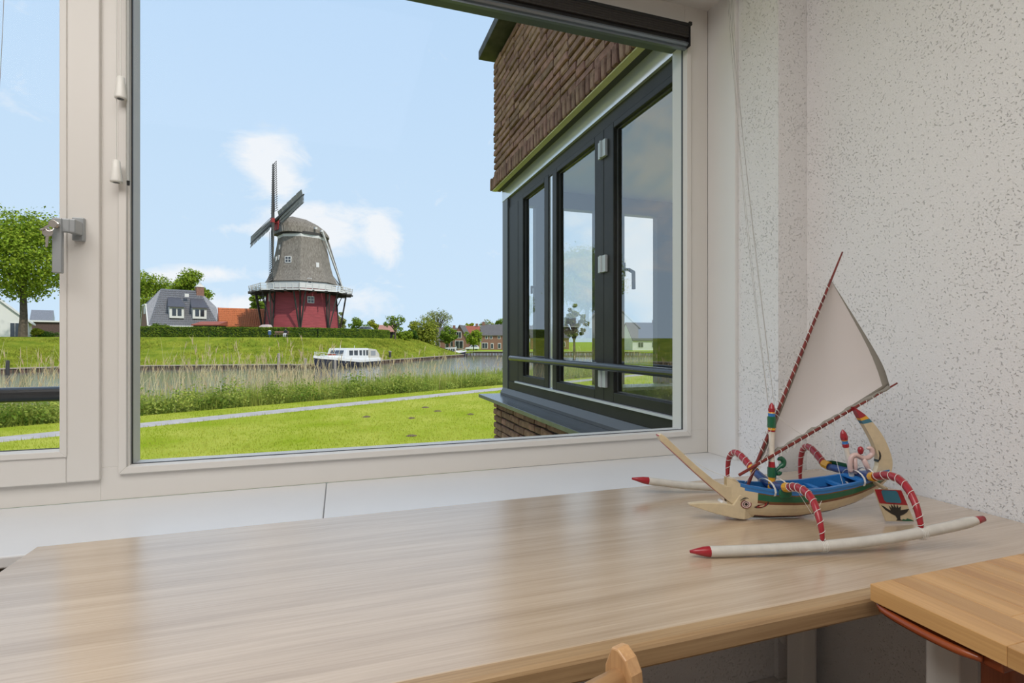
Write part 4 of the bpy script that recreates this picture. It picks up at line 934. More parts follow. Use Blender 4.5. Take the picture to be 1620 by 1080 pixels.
# reeds, undergrowth and lawn grass: nobody could count them
def blade(m, p, h, w, lean, yaw, r, seg=3, mi=0):
    d = Vector((math.cos(yaw), math.sin(yaw), 0)); s = Vector((CA, -SA, 0)) * (w / 2)
    o = len(m.v)
    for i in range(seg + 1):
        f = i / seg; c = p + Vector((0, 0, h * f * (1 - .12 * abs(lean) * f))) + d * (lean * h * f * f); k = 1 - .8 * f if seg > 1 else 1 - f
        m.v += [tuple(c - s * k), tuple(c + s * k)]
    for i in range(seg): m.f.append((o + 2 * i, o + 2 * i + 1, o + 2 * i + 3, o + 2 * i + 2)); m.m.append(mi)
STRAW = mat('dry_reed', (.78, .65, .40), .85, spec=.1, rand=.25, transl=.25); PLUME = mat('reed_plume', (.68, .53, .32), .95, spec=.05, rand=.2, transl=.3)
GREENR = mat('green_reed', (.27, .35, .05), .7, spec=.1, col2=(.48, .50, .11, 1), vscale=.6, rand=.25, transl=.35)
r = random.Random(5); m = MB()
def bz(off): return LAWN_Z - .25 * max(0, min(1, off / 1.5)) - 1.1 * max(0, min(1, (off - 1.5) / 4.5))
for i in range(4600):
    s = r.uniform(-7, 42); off = r.uniform(1.6, 6.0)
    dens = 1 if s < 9 else .75 if s < 16 else .35 if s < 28 else .3
    if r.random() > dens * (.35 + .65 * (mnoise.noise(Vector((s * .55, 3, 0))) * .5 + .6)): continue
    big = (1 if s < 9 else .82 if s < 17 else .68)
    h = (r.uniform(1.4, 2.4) if r.random() < .72 else r.uniform(2.4, 3.15)) * big
    p = bank(s, off, bz(off)); lean = r.uniform(-.10, .22) if r.random() < .8 else r.uniform(-.4, .5); yaw = r.choice((0, 3.14)) + r.uniform(-.6, .6)
    blade(m, p, h, r.uniform(.018, .030), lean, yaw, r, 4)
    if r.random() < .45:
        d = Vector((math.cos(yaw), math.sin(yaw), 0)); tip = p + Vector((0, 0, h * (1 - .12 * abs(lean)))) + d * lean * h
        for q in range(3): blade(m, tip - Vector((0, 0, .18)) + d * lean * -.1, r.uniform(.25, .4), .034, r.uniform(-.1, .5), yaw + r.uniform(-.4, .4), r, 2, 1)
tag(m.build('dry_reeds', [STRAW, PLUME], fix=False), 'tall pale dry reed stalks standing along the near canal edge', 'reeds', kind='stuff')
m = MB()
for i in range(36000):
    s = r.uniform(-8, 46); off = r.uniform(.9, 5.4); h = r.uniform(.7, 1.45) * (1.0 if s > 8 else .9) * (.75 if off < 1.8 else 1)
    if r.random() > .45 + .55 * (mnoise.noise(Vector((s * .35, off * .3, 7))) + .5): continue
    blade(m, bank(s, off, bz(off)), h, r.uniform(.022, .045), r.uniform(-.25, .4), r.uniform(0, 6.28), r, 3)
tag(m.build('green_reeds', GREENR, fix=False), 'young green reed leaves growing between the dry stalks', 'reeds', kind='stuff')
m = MB()
for i in range(420):
    s = r.uniform(-8, 44); off = r.uniform(.25, 2.1); hh = (.42 + .52 * (mnoise.noise(Vector((s * .5, off, 2))) + .5)) * (1.15 if s < 12 else .8)
    p = bank(s, off, bz(off) + hh * .55)
    leaves(m, p, (.45, .45, hh * .75), 105, .055 if s < 12 else .05, r, shell=.35)
tag(m.build('bank_undergrowth', leafmat('undergrowth', (.16, .26, .03), (.54, .57, .13), .5), fix=False), 'low leafy green undergrowth between the path and the reeds', 'undergrowth', kind='stuff')
m = MB(); GB = mat('grass_blade', (.30, .38, .016), .8, spec=.1, col2=(.50, .49, .08, 1), vscale=.45, rand=.22, transl=.3, detail=7.)
for i in range(74000):
    d = 6 + 24 * r.random() ** 1.35; u = r.uniform(-260, 900); rr_ = (u - 810) / F_PX * d
    w_ = Vector((rr_, d)) - BO; off = w_.dot(BN)
    wp = Vector((rr_, d)) - PO
    if off > .05 or abs(wp.dot(PN)) < .5: continue
    edge = 1.6 if .5 < abs(wp.dot(PN)) < .62 else 1
    blade(m, G(rr_, d, LAWN_Z - .005), r.uniform(.035, .075) * edge, r.uniform(.012, .022), r.uniform(-.5, .6), r.uniform(0, 6.28), r, 1)
tag(m.build('lawn_grass', GB, fix=False), 'short grass blades of the mown lawn', 'grass', kind='stuff')
SOIL = mat('soil', (.16, .11, .06), 1, var=.3, vscale=30, bump=.8, bscale=40, bdist=.02)
for u, v, lab in ((651, 689, 'bare brown molehill closest to the window frame'), (744, 655, 'brown molehill nearest to the stone sill of the bay'), (673, 644, 'small molehill nearest to the footpath'), (580, 659, 'pale worn molehill farthest from the bay'), (692, 650, 'small molehill midway between footpath and bay sill'), (651, 661, 'greenish molehill in the middle of the lawn')):
    d = 2.6 * F_PX / (v - 539.5); p = GU(u, d, LAWN_Z); mh = MB()
    rg_ = random.Random(u + v); mh.lathe([(.17, -.01), (.15, .02), (.09, .045), (.03, .06)], 10)
    mh.v = [(x * rg_.uniform(.8, 1.3), y * rg_.uniform(.8, 1.3), z * rg_.uniform(.8, 1.2)) for x, y, z in mh.v]
    o = mh.build('molehill', SOIL); o.location = p; o.scale = (.8, .8, .7); tag(o, lab, 'molehill', 'molehills in the lawn')

m = MB(); r = random.Random(9)
for i in range(26000):
    k = r.random() * (NQ - .01); a = int(k); f = r.random() * .93
    p0 = qs[a].lerp(qs[a + 1], k - a) if a < NQ else qs[a]; p1 = ts[a].lerp(ts[a + 1], k - a)
    c = p0.lerp(p1, .04 + .96 * f); z = QUAY_Z + (TOP_Z - QUAY_Z) * ((.04 + .96 * f) ** 1.08)
    if (c.x * CA - c.y * SA) / (c.x * SA + c.y * CA) < -1.1: continue
    h = r.uniform(.12, .34) * (.6 + .9 * (mnoise.noise(Vector((c.x * .25, c.y * .25, 3))) + .4))
    if h < .06: continue
    blade(m, Vector((c.x, c.y, z - .06)), h, r.uniform(.10, .2), r.uniform(-.6, .9), r.uniform(0, 6.28), r, 1)
tag(m.build('slope_grass', mat('slope_blade', (.19, .245, .022), .85, spec=.08, col2=(.46, .45, .07, 1), vscale=.35, rand=.3, transl=.25, detail=8.), fix=False), 'tufted grass growing on the embankment slope', 'grass', kind='stuff')
# ================================================================== WINDMILL
THATCH = mat('thatch', (.17, .145, .12), 1, spec=.05, vscale=6, stretch=(1, 1, .25), col2=(.31, .275, .235, 1), bump=.7, bscale=14, bdist=.08)
REDB = mat('red_boarding', (.34, .058, .066), .75, var=.22, vscale=2, stretch=(.4, .4, 5)); MWHITE = mat('mill_white', (.70, .68, .65), .6)
MDARK = mat('mill_dark', (.045, .04, .035), .7); MGREY = mat('weathered_grey', (.19, .175, .155), .8, var=.2, vscale=3); MRED = mat('cap_red', (.35, .03, .03), .6)
WGLASS = mat('dark_pane', (.03, .035, .045), .12, spec=.9)
MD = 95.0; ppm = MD / F_PX
mill = thing('windmill', 'tall thatched windmill with a red boarded base and white stage', 'windmill', GU(478, MD, TOP_Z), -YAW)
def mx(u): return (u - 478) * ppm
def mz(v): return zat(v, MD) - TOP_Z
def lb(m, name, mats, parent=mill, **k): return m.build(name, mats, parent, local=True, **k)
PH = R(-71)
def ring(rad, z, n=8, ph=PH): return [(rad * math.cos(ph + i * 2 * math.pi / n), rad * math.sin(ph + i * 2 * math.pi / n), z) for i in range(n)]
zs, zt = mz(459), mz(376)
m = MB(); rows = []; nb = 34; z0 = 0
for i in range(nb):                                        # lapped boards
    f0, f1 = i / nb, (i + 1) / nb
    rad = lambda f: 6.35 + (5.75 - 6.35) * f
    rows += [ring(rad(f0) + .045, zs * f0), ring(rad(f1), zs * f1)]
m.loft(rows); lb(m, 'boarded_base', REDB)
m = MB()
for i in range(8):
    a, b = ring(6.45, 0)[i], ring(5.83, zs)[i]; m.beam(a, b, .22)
cb = lb(m, 'corner_board', MDARK)
# thatched smock, flaring at the foot
prof = [(6.25, mz(449)), (5.95, mz(445)), (5.35, mz(433)), (4.95, mz(420)), (4.62, mz(405)), (4.32, mz(392)), (4.10, mz(379)), (4.05, zt)]
m = MB(); m.loft([ring(r_, z) for r_, z in prof]); lb(m, 'thatched_smock', THATCH, bevel=.12)
m = MB(); m.loft([ring(5.85, mz(459)), ring(5.9, mz(449.5)), ring(5.6, mz(449))]); lb(m, 'white_collar', MWHITE)
m = MB(); m.loft([ring(4.12, mz(379.5)), ring(4.18, mz(375.5)), ring(3.9, mz(375))]); lb(m, 'white_band', MWHITE)
# stage: decking, joists, railing, raking struts
RS, zd = 8.55, mz(464)
m = MB()
for k in range(48):
    a = PH + k * 2 * math.pi / 48; a2 = a + 2 * math.pi / 48 * .92
    kk = lambda t: RS * math.cos(R(22.5)) / math.cos(((t - PH) % (math.pi / 4)) - R(22.5))
    m.add([(5.3 * math.cos(a), 5.3 * math.sin(a), zd), (kk(a) * math.cos(a), kk(a) * math.sin(a), zd), (kk(a2) * math.cos(a2), kk(a2) * math.sin(a2), zd), (5.3 * math.cos(a2), 5.3 * math.sin(a2), zd),
           (5.3 * math.cos(a), 5.3 * math.sin(a), zd + .12), (kk(a) * math.cos(a), kk(a) * math.sin(a), zd + .12), (kk(a2) * math.cos(a2), kk(a2) * math.sin(a2), zd + .12), (5.3 * math.cos(a2), 5.3 * math.sin(a2), zd + .12)],
          [(0, 3, 2, 1), (4, 5, 6, 7), (0, 1, 5, 4), (1, 2, 6, 5), (2, 3, 7, 6), (3, 0, 4, 7)])
lb(m, 'stage_deck', MDARK)
m = MB()
for k in range(24):
    a = PH + k * 2 * math.pi / 24; m.beam((5.4 * math.cos(a), 5.4 * math.sin(a), zd - .16), (8.9 * math.cos(a), 8.9 * math.sin(a), zd - .16), .16, .28)
lb(m, 'joist', MDARK)
c8 = ring(RS * 1.01, 0)
for k in range(8):
    p, q = Vector(c8[k]), Vector(c8[(k + 1) % 8]); m = MB()
    for dz, w_ in ((1.08, .12), (.72, .14), (.40, .14)): m.beam(p + Vector((0, 0, zd + dz)), q + Vector((0, 0, zd + dz)), .06, w_)
    for i in range(7):
        c = p.lerp(q, i / 6); m.beam(c + Vector((0, 0, zd - .1)), c * 1.02 + Vector((0, 0, zd + 1.15)), .10)
    m.beam(p + Vector((0, 0, zd + .05)), q + Vector((0, 0, zd + .05)), .10, .26)
    lb(m, 'railing', MWHITE)
for k in range(8):
    a = PH + k * math.pi / 4
    for da in (-.12, .12):
        m = MB(); m.beam((6.5 * math.cos(a), 6.5 * math.sin(a), 1.0), (7.7 * math.cos(a + da), 7.7 * math.sin(a + da), zd - .2), .19); lb(m, 'stage_strut', MDARK)
    m = MB(); m.beam((6.1 * math.cos(a), 6.1 * math.sin(a), zd - 2.2), (7.0 * math.cos(a), 7.0 * math.sin(a), zd - .25), .15); lb(m, 'stage_brace', MDARK)
# windows
def fx_(ang, apo, s, z): return Matrix.Rotation(R(ang) + math.pi / 2, 4, 'Z') @ Matrix.Translation((s, -apo, z))
def small_window(parent, ang, apo, s, z, w, h, mull=True):
    m = MB(); b = .11; X = fx_(ang, apo, s, z)
    m.box((-w / 2, -.08, -h / 2), (-w / 2 + b, .35, h / 2), 0, X); m.box((w / 2 - b, -.08, -h / 2), (w / 2, .35, h / 2), 0, X)
    m.box((-w / 2, -.08, -h / 2), (w / 2, .35, -h / 2 + b), 0, X); m.box((-w / 2, -.08, h / 2 - b), (w / 2, .35, h / 2), 0, X)
    if mull: m.box((-.045, -.07, -h / 2), (.045, .3, h / 2), 0, X); m.box((-w / 2, -.07, -.045), (w / 2, .3, .045), 0, X)
    f = m.build('window_frame', MWHITE, parent, local=True)
    MB().box((-w / 2 + .02, -.03, -h / 2 + .02), (w / 2 - .02, .34, h / 2 - .02), 0, X).build('window_pane', WGLASS, f, local=True)
def apo(v): return .924 * ip([(mz(459), 5.8), (mz(445), 5.95), (mz(433), 5.35), (mz(420), 4.95), (mz(405), 4.62), (mz(392), 4.32), (mz(379), 4.10)], mz(v))
small_window(mill, -93.5, 4.62, -.3, mz(416), 1.15, 1.15)
small_window(mill, -48.5, 5.50, -.48, mz(476.5), 1.2, 1.2)
small_window(mill, -48.5, 5.45, -.65, mz(448), .8, 1.0, False)
for ang, s, v in ((-138.5, .46, 395), (-138.5, 1.1, 412), (-138.5, -.19, 413), (-138.5, -1.2, 437), (-48.5, 1.04, 422)):
    q_ = ip([(mz(433), 4.95), (mz(420), 4.58), (mz(405), 4.27), (mz(392), 4.0), (mz(379), 3.79)], mz(v))
    lb(MB().box((-.26, -.10, -.42), (.26, .4, .42), 0, fx_(ang, q_, s, mz(v))), 'white_shutter', MWHITE)
lb(MB().box((-.3, -.08, -.7), (.3, .4, .7), 0, fx_(-138.5, 5.50, -.44, mz(472))), 'white_shutter', MWHITE)
# cap: turned towards the left and the viewer
SH = Vector((-.693, -.72, .10)).normalized(); E1 = Vector((.72, -.693, 0)).normalized(); E2 = SH.cross(E1).normalized()
if E2.z < 0: E2 = -E2
fx, fy = Vector((SH.x, SH.y, 0)).normalized(), Vector((-SH.y, SH.x, 0)).normalized()
zc = mz(375.5)
m = MB(); rows = []
for s, hw, ht in ((4.3, 2.5, 2.2), (3.7, 3.2, 2.9), (2.2, 3.75, 3.45), (.2, 3.95, 3.30), (-1.8, 3.6, 2.65), (-3.4, 2.7, 1.85), (-4.5, 1.5, 1.0), (-4.9, .6, .5)):
    rw = []
    for j in range(13):
        t_ = math.pi * j / 12; rw.append(fx * s + fy * (hw * math.cos(t_) * (1 if abs(math.cos(t_)) > .05 else 0)) + Vector((0, 0, zc + .25 + (ht - .25) * math.sin(t_) ** .8)))
    rows.append(rw)
m.loft(rows); lb(m, 'thatched_cap', THATCH)
m = MB(); m.loft([[fx * (4.35 * math.cos(t_)) + fy * (4.15 * math.sin(t_)) + Vector((0, 0, zc + h_)) for t_ in [i * math.pi / 10 for i in range(20)]] for h_ in (0, .45)]); lb(m, 'cap_curb', MDARK)
m = MB(); m.prism([(-2.2, .2), (2.2, .2), (1.9, 1.4), (0, 2.1), (-1.9, 1.4)], lambda a, c, t_: fx * (4.25 + t_) + fy * a + Vector((0, 0, zc + c)), 0, .25); lb(m, 'cap_front', MGREY)
m = MB(); m.prism([(-.6, 1.2), (.6, 1.2), (.9, 2.3), (0, 2.8), (-.9, 2.3)], lambda a, c, t_: fx * (4.5 + t_) + fy * a + Vector((0, 0, zc + c - .5)), 0, .2); lb(m, 'storm_board', MRED)
HUB = Vector((mx(441), -2.4, mz(356)))
HUB = fx * 5.0 + Vector((0, 0, mz(356)))
m = MB(); m.beam(HUB - SH * 2.5, HUB + SH * .5, .75); lb(m, 'wind_shaft', MRED)
# four sails
th0 = math.asin(.237); LEN = 97 * ppm
SAILG = mat('sail_board', (.24, .225, .195), .8, var=.15, vscale=2)
for q in range(4):
    a = th0 + q * math.pi / 2; D = E1 * math.cos(a) + E2 * math.sin(a); T = (-E1 * math.sin(a) + E2 * math.cos(a))
    off = SH * (.22 if q % 2 else -.16); c = HUB + off
    m = MB(); m.beam(c, c + D * LEN, .50, .42, up=SH, w2=.17, h2=.15); st = lb(m, 'sail_stock', MDARK)
    lat = MB(); clothed = q in (0, 2)
    for i in range(23):
        s = 1.6 + (LEN - 1.75) * i / 22; tw = SH * (.30 * (1 - i / 22)); p = c + D * s
        lat.beam(p - T * .05, p - T * 1.45 - tw, .07, .06)
        if not clothed or i % 2: lat.beam(p, p + T * .55 + tw * .5, .06)
    for w_ in (.75, 1.42): lat.beam(c + D * 1.6 - T * w_, c + D * (LEN - .1) - T * w_, .06)
    lb(lat, 'sail_lattice', MDARK, st)
    bd = MB()
    for i in range(5):
        s0 = 1.7 + (LEN - 2) * i / 5; s1 = 1.7 + (LEN - 2) * (i + .93) / 5; A, Bp = c + D * s0 + T * .12, c + D * s1 + T * .12
        w_ = .62 if not clothed else .9
        bd.add([A, Bp, Bp + T * w_ + SH * .18, A + T * w_ + SH * .25, A + SH * .05, Bp + SH * .05, Bp + T * w_ + SH * .22, A + T * w_ + SH * .29], [(0, 1, 2, 3), (7, 6, 5, 4), (0, 4, 5, 1), (1, 5, 6, 2), (2, 6, 7, 3), (3, 7, 4, 0)])
    if q != 1: lb(bd, 'leading_board', SAILG, st)
    if clothed:
        cl = MB(); A, Bp = c + D * 2.0 - T * .1, c + D * (LEN - .3) - T * .1
        cl.add([A, Bp, Bp - T * 1.3 + SH * .02, A - T * 1.3 - SH * .25, A + SH * .06, Bp + SH * .06, Bp - T * 1.3 + SH * .08, A - T * 1.3 - SH * .19], [(0, 1, 2, 3), (7, 6, 5, 4), (0, 4, 5, 1), (1, 5, 6, 2), (2, 6, 7, 3), (3, 7, 4, 0)])
        lb(cl, 'furled_canvas', SAILG, st)
# tail poles and white cap beams
m = MB(); bk = -fx * 4.6
for s in (-1, 1):
    m = MB(); m.beam(fx * -.6 + fy * s * 4.4 + Vector((0, 0, zc + 1.2)), fx * -.6 + fy * s * 2.2 + Vector((0, 0, zc + 1.5)), .4); lb(m, 'cap_beam', MWHITE)
m = MB(); m.beam(fx * -1.8 + fy * 4.2 + Vector((0, 0, zc + .9)), fx * -1.8 + fy * -4.2 + Vector((0, 0, zc + .9)), .36); lb(m, 'cap_beam', MWHITE)
ft = fx * -8.0 + Vector((0, 0, zd + 1.4))
for s, mm_ in ((4.1, MWHITE), (-4.1, MWHITE)):
    m = MB(); m.beam(fx * -1.8 + fy * s + Vector((0, 0, zc + .9)), ft, .26); lb(m, 'tail_brace', mm_)
m = MB(); m.beam(fx * -4.5 + Vector((0, 0, zc + 1.2)), ft + Vector((0, 0, -.3)), .34); lb(m, 'tail_pole', MGREY)

# ================================================================== HOUSES
SLATE = mat('glazed_slate', (.20, .195, .205), .3, spec=.9, var=.2, vscale=6, bump=.35, bscale=7, bdist=.1); SLATED = mat('slate_dark', (.085, .082, .095), .55, var=.2, vscale=5)
RBRICK = mat('house_brick', (.27, .14, .10), .9, var=.2, vscale=6); OTILE = mat('orange_tile', (.56, .17, .06), .7, var=.22, vscale=5, bump=.5, bscale=6, bdist=.1)
HWHITE = mat('house_white', (.74, .72, .68), .6); BLACKB = mat('black_boarding', (.018, .017, .016), .7); GTILE = mat('grey_brown_tile', (.13, .115, .11), .7, var=.25, vscale=4); RTILE = mat('red_tile', (.34, .095, .06), .75, var=.2, vscale=4)
def tiles(parent, a, b, c, d, nr, nc, m_, name='roof_tiles'):
    """rows of lapped tiles over the slope a-b (eaves) to d-c (ridge), one joined part"""
    a, b, c, d = map(Vector, (a, b, c, d)); n = (b - a).cross(d - a).normalized(); 
    if n.z < 0: n = -n
    m = MB()
    for i in range(nr):
        for j in range(nc):
            f0, f1 = i / nr, (i + 1.0) / nr
            p0, p1 = a.lerp(d, f0), b.lerp(c, f0); q0, q1 = a.lerp(d, f1), b.lerp(c, f1)
            w0, w1 = j / nc, (j + .93) / nc; md_ = (w0 + w1) / 2
            P = [p0.lerp(p1, w0) + n * .09, p0.lerp(p1, md_) + n * .17, p0.lerp(p1, w1) + n * .09, q0.lerp(q1, w1) + n * .02, q0.lerp(q1, md_) + n * .10, q0.lerp(q1, w0) + n * .02]
            m.add(P, [(0, 1, 4, 5), (1, 2, 3, 4)])
    o = m.build(name, m_, parent, local=True, fix=False); o['kind'] = 'stuff'; return o
VD = 100.0; vp = VD / F_PX
villa = thing('slate_roofed_villa', 'villa with a big glazed grey roof and two white dormers', 'house', GU(286, VD, TOP_Z), -YAW + R(42))
def zv(v): return zat(v, VD) - TOP_Z
def vb(m, name, mats, **k): return m.build(name, mats, villa, local=True, **k)
E0, RG, ze, zr = 5.75, 3.2, zv(516.5), zv(458)
hx, hd = 3.2, 4.6
m = MB(); m.box((-E0 + .5, -hd + .5, 0), (E0 - .3, hd - .5, ze + .3)); vb(m, 'walls', RBRICK)
zh = zv(484)                                                # eaves of the half hips
fh = (zr - zh) / (zr - ze); yh = hd * fh
L0, R0 = -E0, E0
roof = [(L0, -hd, ze), (R0, -hd, ze), (R0, hd, ze), (L0, hd, ze), (L0 + .1, -yh, zh), (L0 + .1, yh, zh), (R0 - .1, -yh, zh), (R0 - .1, yh, zh), (-RG, 0, zr), (RG, 0, zr)]
m = MB(); m.add(roof, [(0, 1, 6, 9, 8, 4), (2, 3, 5, 8, 9, 7), (4, 8, 5), (6, 7, 9), (3, 2, 1, 0), (0, 4, 5, 3), (1, 2, 7, 6)], 0); m.m[5] = 1; m.m[6] = 2; m.m[2] = 3; m.m[3] = 3
vb(m, 'roof_body', [SLATE, RBRICK, SLATED, SLATED])
tiles(villa, (L0, -hd, ze), (R0, -hd, ze), (RG, 0, zr), (-RG, 0, zr), 17, 34, SLATE)
m = MB(); m.beam((L0, -hd - .05, ze), (R0, -hd - .05, ze), .3, .22); m.beam((L0 - .05, -yh, zh), (L0 - .05, yh, zh), .3, .25); m.beam((L0 - .05, -hd, ze), (L0 - .05, -yh, zh), .16, .3); m.beam((L0 - .05, hd, ze), (L0 - .05, yh, zh), .16, .3); vb(m, 'white_eaves', HWHITE)
m = MB(); m.box((-E0 - .02, -1.0, 4.5), (-E0 + .3, 1.0, 6.2)); vb(m, 'gable_window', HWHITE)
for cx in (-1.3, 2.4):
    zb_, ztp = zv(501.5), zv(487.5); yd = -hd + .55
    m = MB(); m.box((cx - 1.15, yd, zb_ - .3), (cx + 1.15, -1.0, ztp)); dm = vb(m, 'dormer', HWHITE)
    m = MB(); m.add([(cx - 1.45, yd - .35, ztp - .02), (cx + 1.45, yd - .35, ztp - .02), (cx + 1.0, -1.0, ztp + 1.9), (cx - 1.0, -1.0, ztp + 1.9), (cx - 1.45, yd - .35, ztp + .14), (cx + 1.45, yd - .35, ztp + .14), (cx + 1.0, -1.0, ztp + 2.05), (cx - 1.0, -1.0, ztp + 2.05)], [(0, 1, 2, 3), (7, 6, 5, 4), (0, 4, 5, 1), (1, 5, 6, 2), (2, 6, 7, 3), (3, 7, 4, 0)]); m.build('dormer_roof', SLATED, dm, local=True)
    for sx in (-.42, .42): MB().box((cx + sx - .32, yd - .04, zb_ + .12), (cx + sx + .32, yd + .1, ztp - .25)).build('window_pane', WGLASS, dm, local=True)
m = MB(); m.box((.25, -2.3, zv(470)), (.95, -2.0, zv(465))); k = vb(m, 'skylight', HWHITE); k.rotation_euler = (0, 0, 0)
m = MB(); m.box((2.5, -.7, zr - 1.4), (3.8, .7, zv(452))); ch = vb(m, 'chimney', RBRICK); MB().box((2.4, -.8, zv(452)), (3.9, .8, zv(451))).prism([(-.7, 0), (.7, 0), (0, .7)], lambda a, c, y: (3.15 + a, y, zv(451) + c), -.6, .6).build('chimney_cap', HWHITE, ch, local=True)

BD_ = 97.0
barn = thing('orange_roofed_barn', 'low black barn with an orange tiled roof beside the mill', 'barn', GU(382, BD_, TOP_Z), -YAW + R(33))
def zb2(v): return zat(v, BD_) - TOP_Z
q = BD_ / F_PX; x0, x1 = (346 - 382) * q / 1.12, (421 - 382) * q / 1.12; ze, zr = zb2(514), zb2(487.5)
m = MB(); m.box((x0 + .4, -2.6, 0), (x1 - .3, 2.6, ze + .1)); m.prism([(-2.6, ze), (2.6, ze), (0, zr - .1)], lambda a, c, x: (x, a, c), x0 + .4, x1 - .3); m.build('walls', BLACKB, barn, local=True)
m = MB(); m.prism([(-3.3, ze - .45), (-3.3, ze - .3), (0, zr + .06), (3.3, ze - .3), (3.3, ze - .45), (0, zr - .12)], lambda a, c, x: (x, a, c), x0, x1); m.build('roof_body', OTILE, barn, local=True)
tiles(barn, (x0, -3.3, ze - .32), (x1, -3.3, ze - .32), (x1, 0, zr), (x0, 0, zr), 10, 26, OTILE)
MB().beam((x0 - .04, -3.35, ze - .4), (x0 - .04, 0, zr), .1, .28).build('barge_board', RTILE, barn, local=True)
lean = thing('small_shed', 'small dark shed with a red edge between villa and barn', 'shed', GU(331, 89, TOP_Z), -YAW)
MB().box((-2.0, -1.2, 0), (2.2, 1.2, 2.1)).build('walls', BLACKB, lean, local=True)
MB().prism([(-1.5, 2.1), (-1.5, 2.25), (1.4, 2.9), (1.4, 2.1)], lambda a, c, x: (x, a, c), -2.2, 2.4).build('roof', RTILE, lean, local=True)

WD = 84.0; q = WD / F_PX
wh = thing('white_house', 'white gabled house behind the big tree at the far left', 'house', GU(0, WD, TOP_Z), -YAW + R(40))
def zw(v): return zat(v, WD) - TOP_Z
q /= 1.4; xe = 46 * q; zE = zw(508); xa = -40 * q; zA = zw(448)
m = MB(); m.prism([(xa * 2 - xe, 0), (xe, 0), (xe, zE), (xa, zA), (xa * 2 - xe, zE)], lambda a, c, y: (a, y, c), 0, 9); m.build('walls', HWHITE, wh, local=True)
m = MB(); m.prism([(xe + .5, zE - .4), (xe + .5, zE - .1), (xa, zA + .35), (xa * 2 - xe - .5, zE - .1), (xa * 2 - xe - .5, zE - .4), (xa, zA + .02)], lambda a, c, y: (a, y, c), -.35, 9.3); m.build('roof', HWHITE, wh, local=True)
m = MB(); m.box((16 * q, -.05, zw(534)), (33 * q, .2, zw(509))); wf = m.build('window', HWHITE, wh, local=True)
for i in range(2): MB().box((16.5 * q + i * 8 * q, -.09, zw(533)), (23.8 * q + i * 8 * q, .1, zw(510))).build('window_pane', WGLASS, wf, local=True)
MB().box((44.5 * q, -.25, 0), (46.5 * q, -.02, zE - .3)).build('downpipe', HWHITE, wh, local=True)
sh = thing('dark_outbuilding', 'dark brown outbuilding with a grey tiled roof behind the tree', 'shed', GU(80, 108, TOP_Z), -YAW + R(38))
q = 108 / F_PX / 1.35; zq = lambda v: zat(v, 108) - TOP_Z
MB().box((-32 * q, 0, 0), (26 * q, 4, zq(508))).build('walls', mat('dark_brown_wall', (.10, .06, .05), .8, var=.2), sh, local=True)
MB().prism([(-.4, zq(509)), (-.4, zq(507.5)), (3.2, zq(489)), (6, zq(500)), (6, zq(509))], lambda a, c, x: (x, a, c), -33 * q, 3 * q).build('roof', SLATE, sh, local=True)
MB().box((-33 * q, -.45, zq(509)), (27 * q, -.2, zq(506.5))).build('gutter', HWHITE, sh, local=True)

def house(name, label, u, d, zb, w, dep, hw, hr, yaw, gable, wall_m, roof_m, wins, chim=None):
    """gable True: the gable faces the viewer"""
    t = thing(name, label, 'house', GU(u, d, zb), -YAW + yaw)
    m = MB(); m.box((-w / 2, 0, 0), (w / 2, dep, hw)); 
    if gable: m.prism([(-w / 2, hw), (w / 2, hw), (0, hr)], lambda a, c, y: (a, y, c), 0, dep)
    else: m.prism([(0, hw), (dep, hw), (dep / 2, hr)], lambda a, c, x: (x, a, c), -w / 2, w / 2)
    m.build('walls', wall_m, t, local=True)
    e = .35; k = (hr - hw)
    if gable: P = [(-w / 2 - e, hw - e * k / (w / 2)), (-w / 2 - e, hw + .2 - e * k / (w / 2)), (0, hr + .25), (w / 2 + e, hw + .2 - e * k / (w / 2)), (w / 2 + e, hw - e * k / (w / 2)), (0, hr + .02)]; m = MB(); m.prism(P, lambda a, c, y: (a, y, c), -.3, dep + .3)
    else: P = [(-e, hw - e * k / (dep / 2)), (-e, hw + .2 - e * k / (dep / 2)), (dep / 2, hr + .25), (dep + e, hw + .2 - e * k / (dep / 2)), (dep + e, hw - e * k / (dep / 2)), (dep / 2, hr + .02)]; m = MB(); m.prism(P, lambda a, c, x: (x, a, c), -w / 2 - .2, w / 2 + .2)
    m.build('roof', roof_m, t, local=True)
    for (cx, cz, ww, wh_) in wins:
        f = MB().box((cx - ww / 2, -.07, cz - wh_ / 2), (cx + ww / 2, .1, cz + wh_ / 2)).build('window_frame', HWHITE, t, local=True)
        npn = 2 if ww > 1.3 else 1
        for i in range(npn):
            a0 = cx - ww / 2 + .12 + i * (ww - .12) / npn; MB().box((a0, -.11, cz - wh_ / 2 + .14), (a0 + (ww - .12) / npn - .12, .05, cz + wh_ / 2 - .14)).build('window_pane', WGLASS, f, local=True)
    if chim is not None: MB().box((chim - .4, dep / 2 - .4, hr - .6), (chim + .4, dep / 2 + .4, hr + 1.0)).build('chimney', RBRICK, t, local=True)
    return t
q = 150 / F_PX
house('gabled_brick_house', 'gabled brick house with white windows beyond the willow', 727, 150, FAR_Z, 22 * q, 8, 3.6, 7.0, R(-6), True, RBRICK, GTILE, [(-.2, 4.3, 1.5, 1.9), (-.1, 1.5, 2.4, 2.3)], None)
house('low_brick_house', 'brick house wing with a long grey roof behind the small tree', 704, 163, FAR_Z, 34 * q, 8, 2.9, 6.6, 0, False, RBRICK, GTILE, [(-2.2, 1.5, 1.3, 1.6), (.6, 1.4, 1.0, 2.1), (2.2, 1.5, 1.0, 1.7)], 2.4)
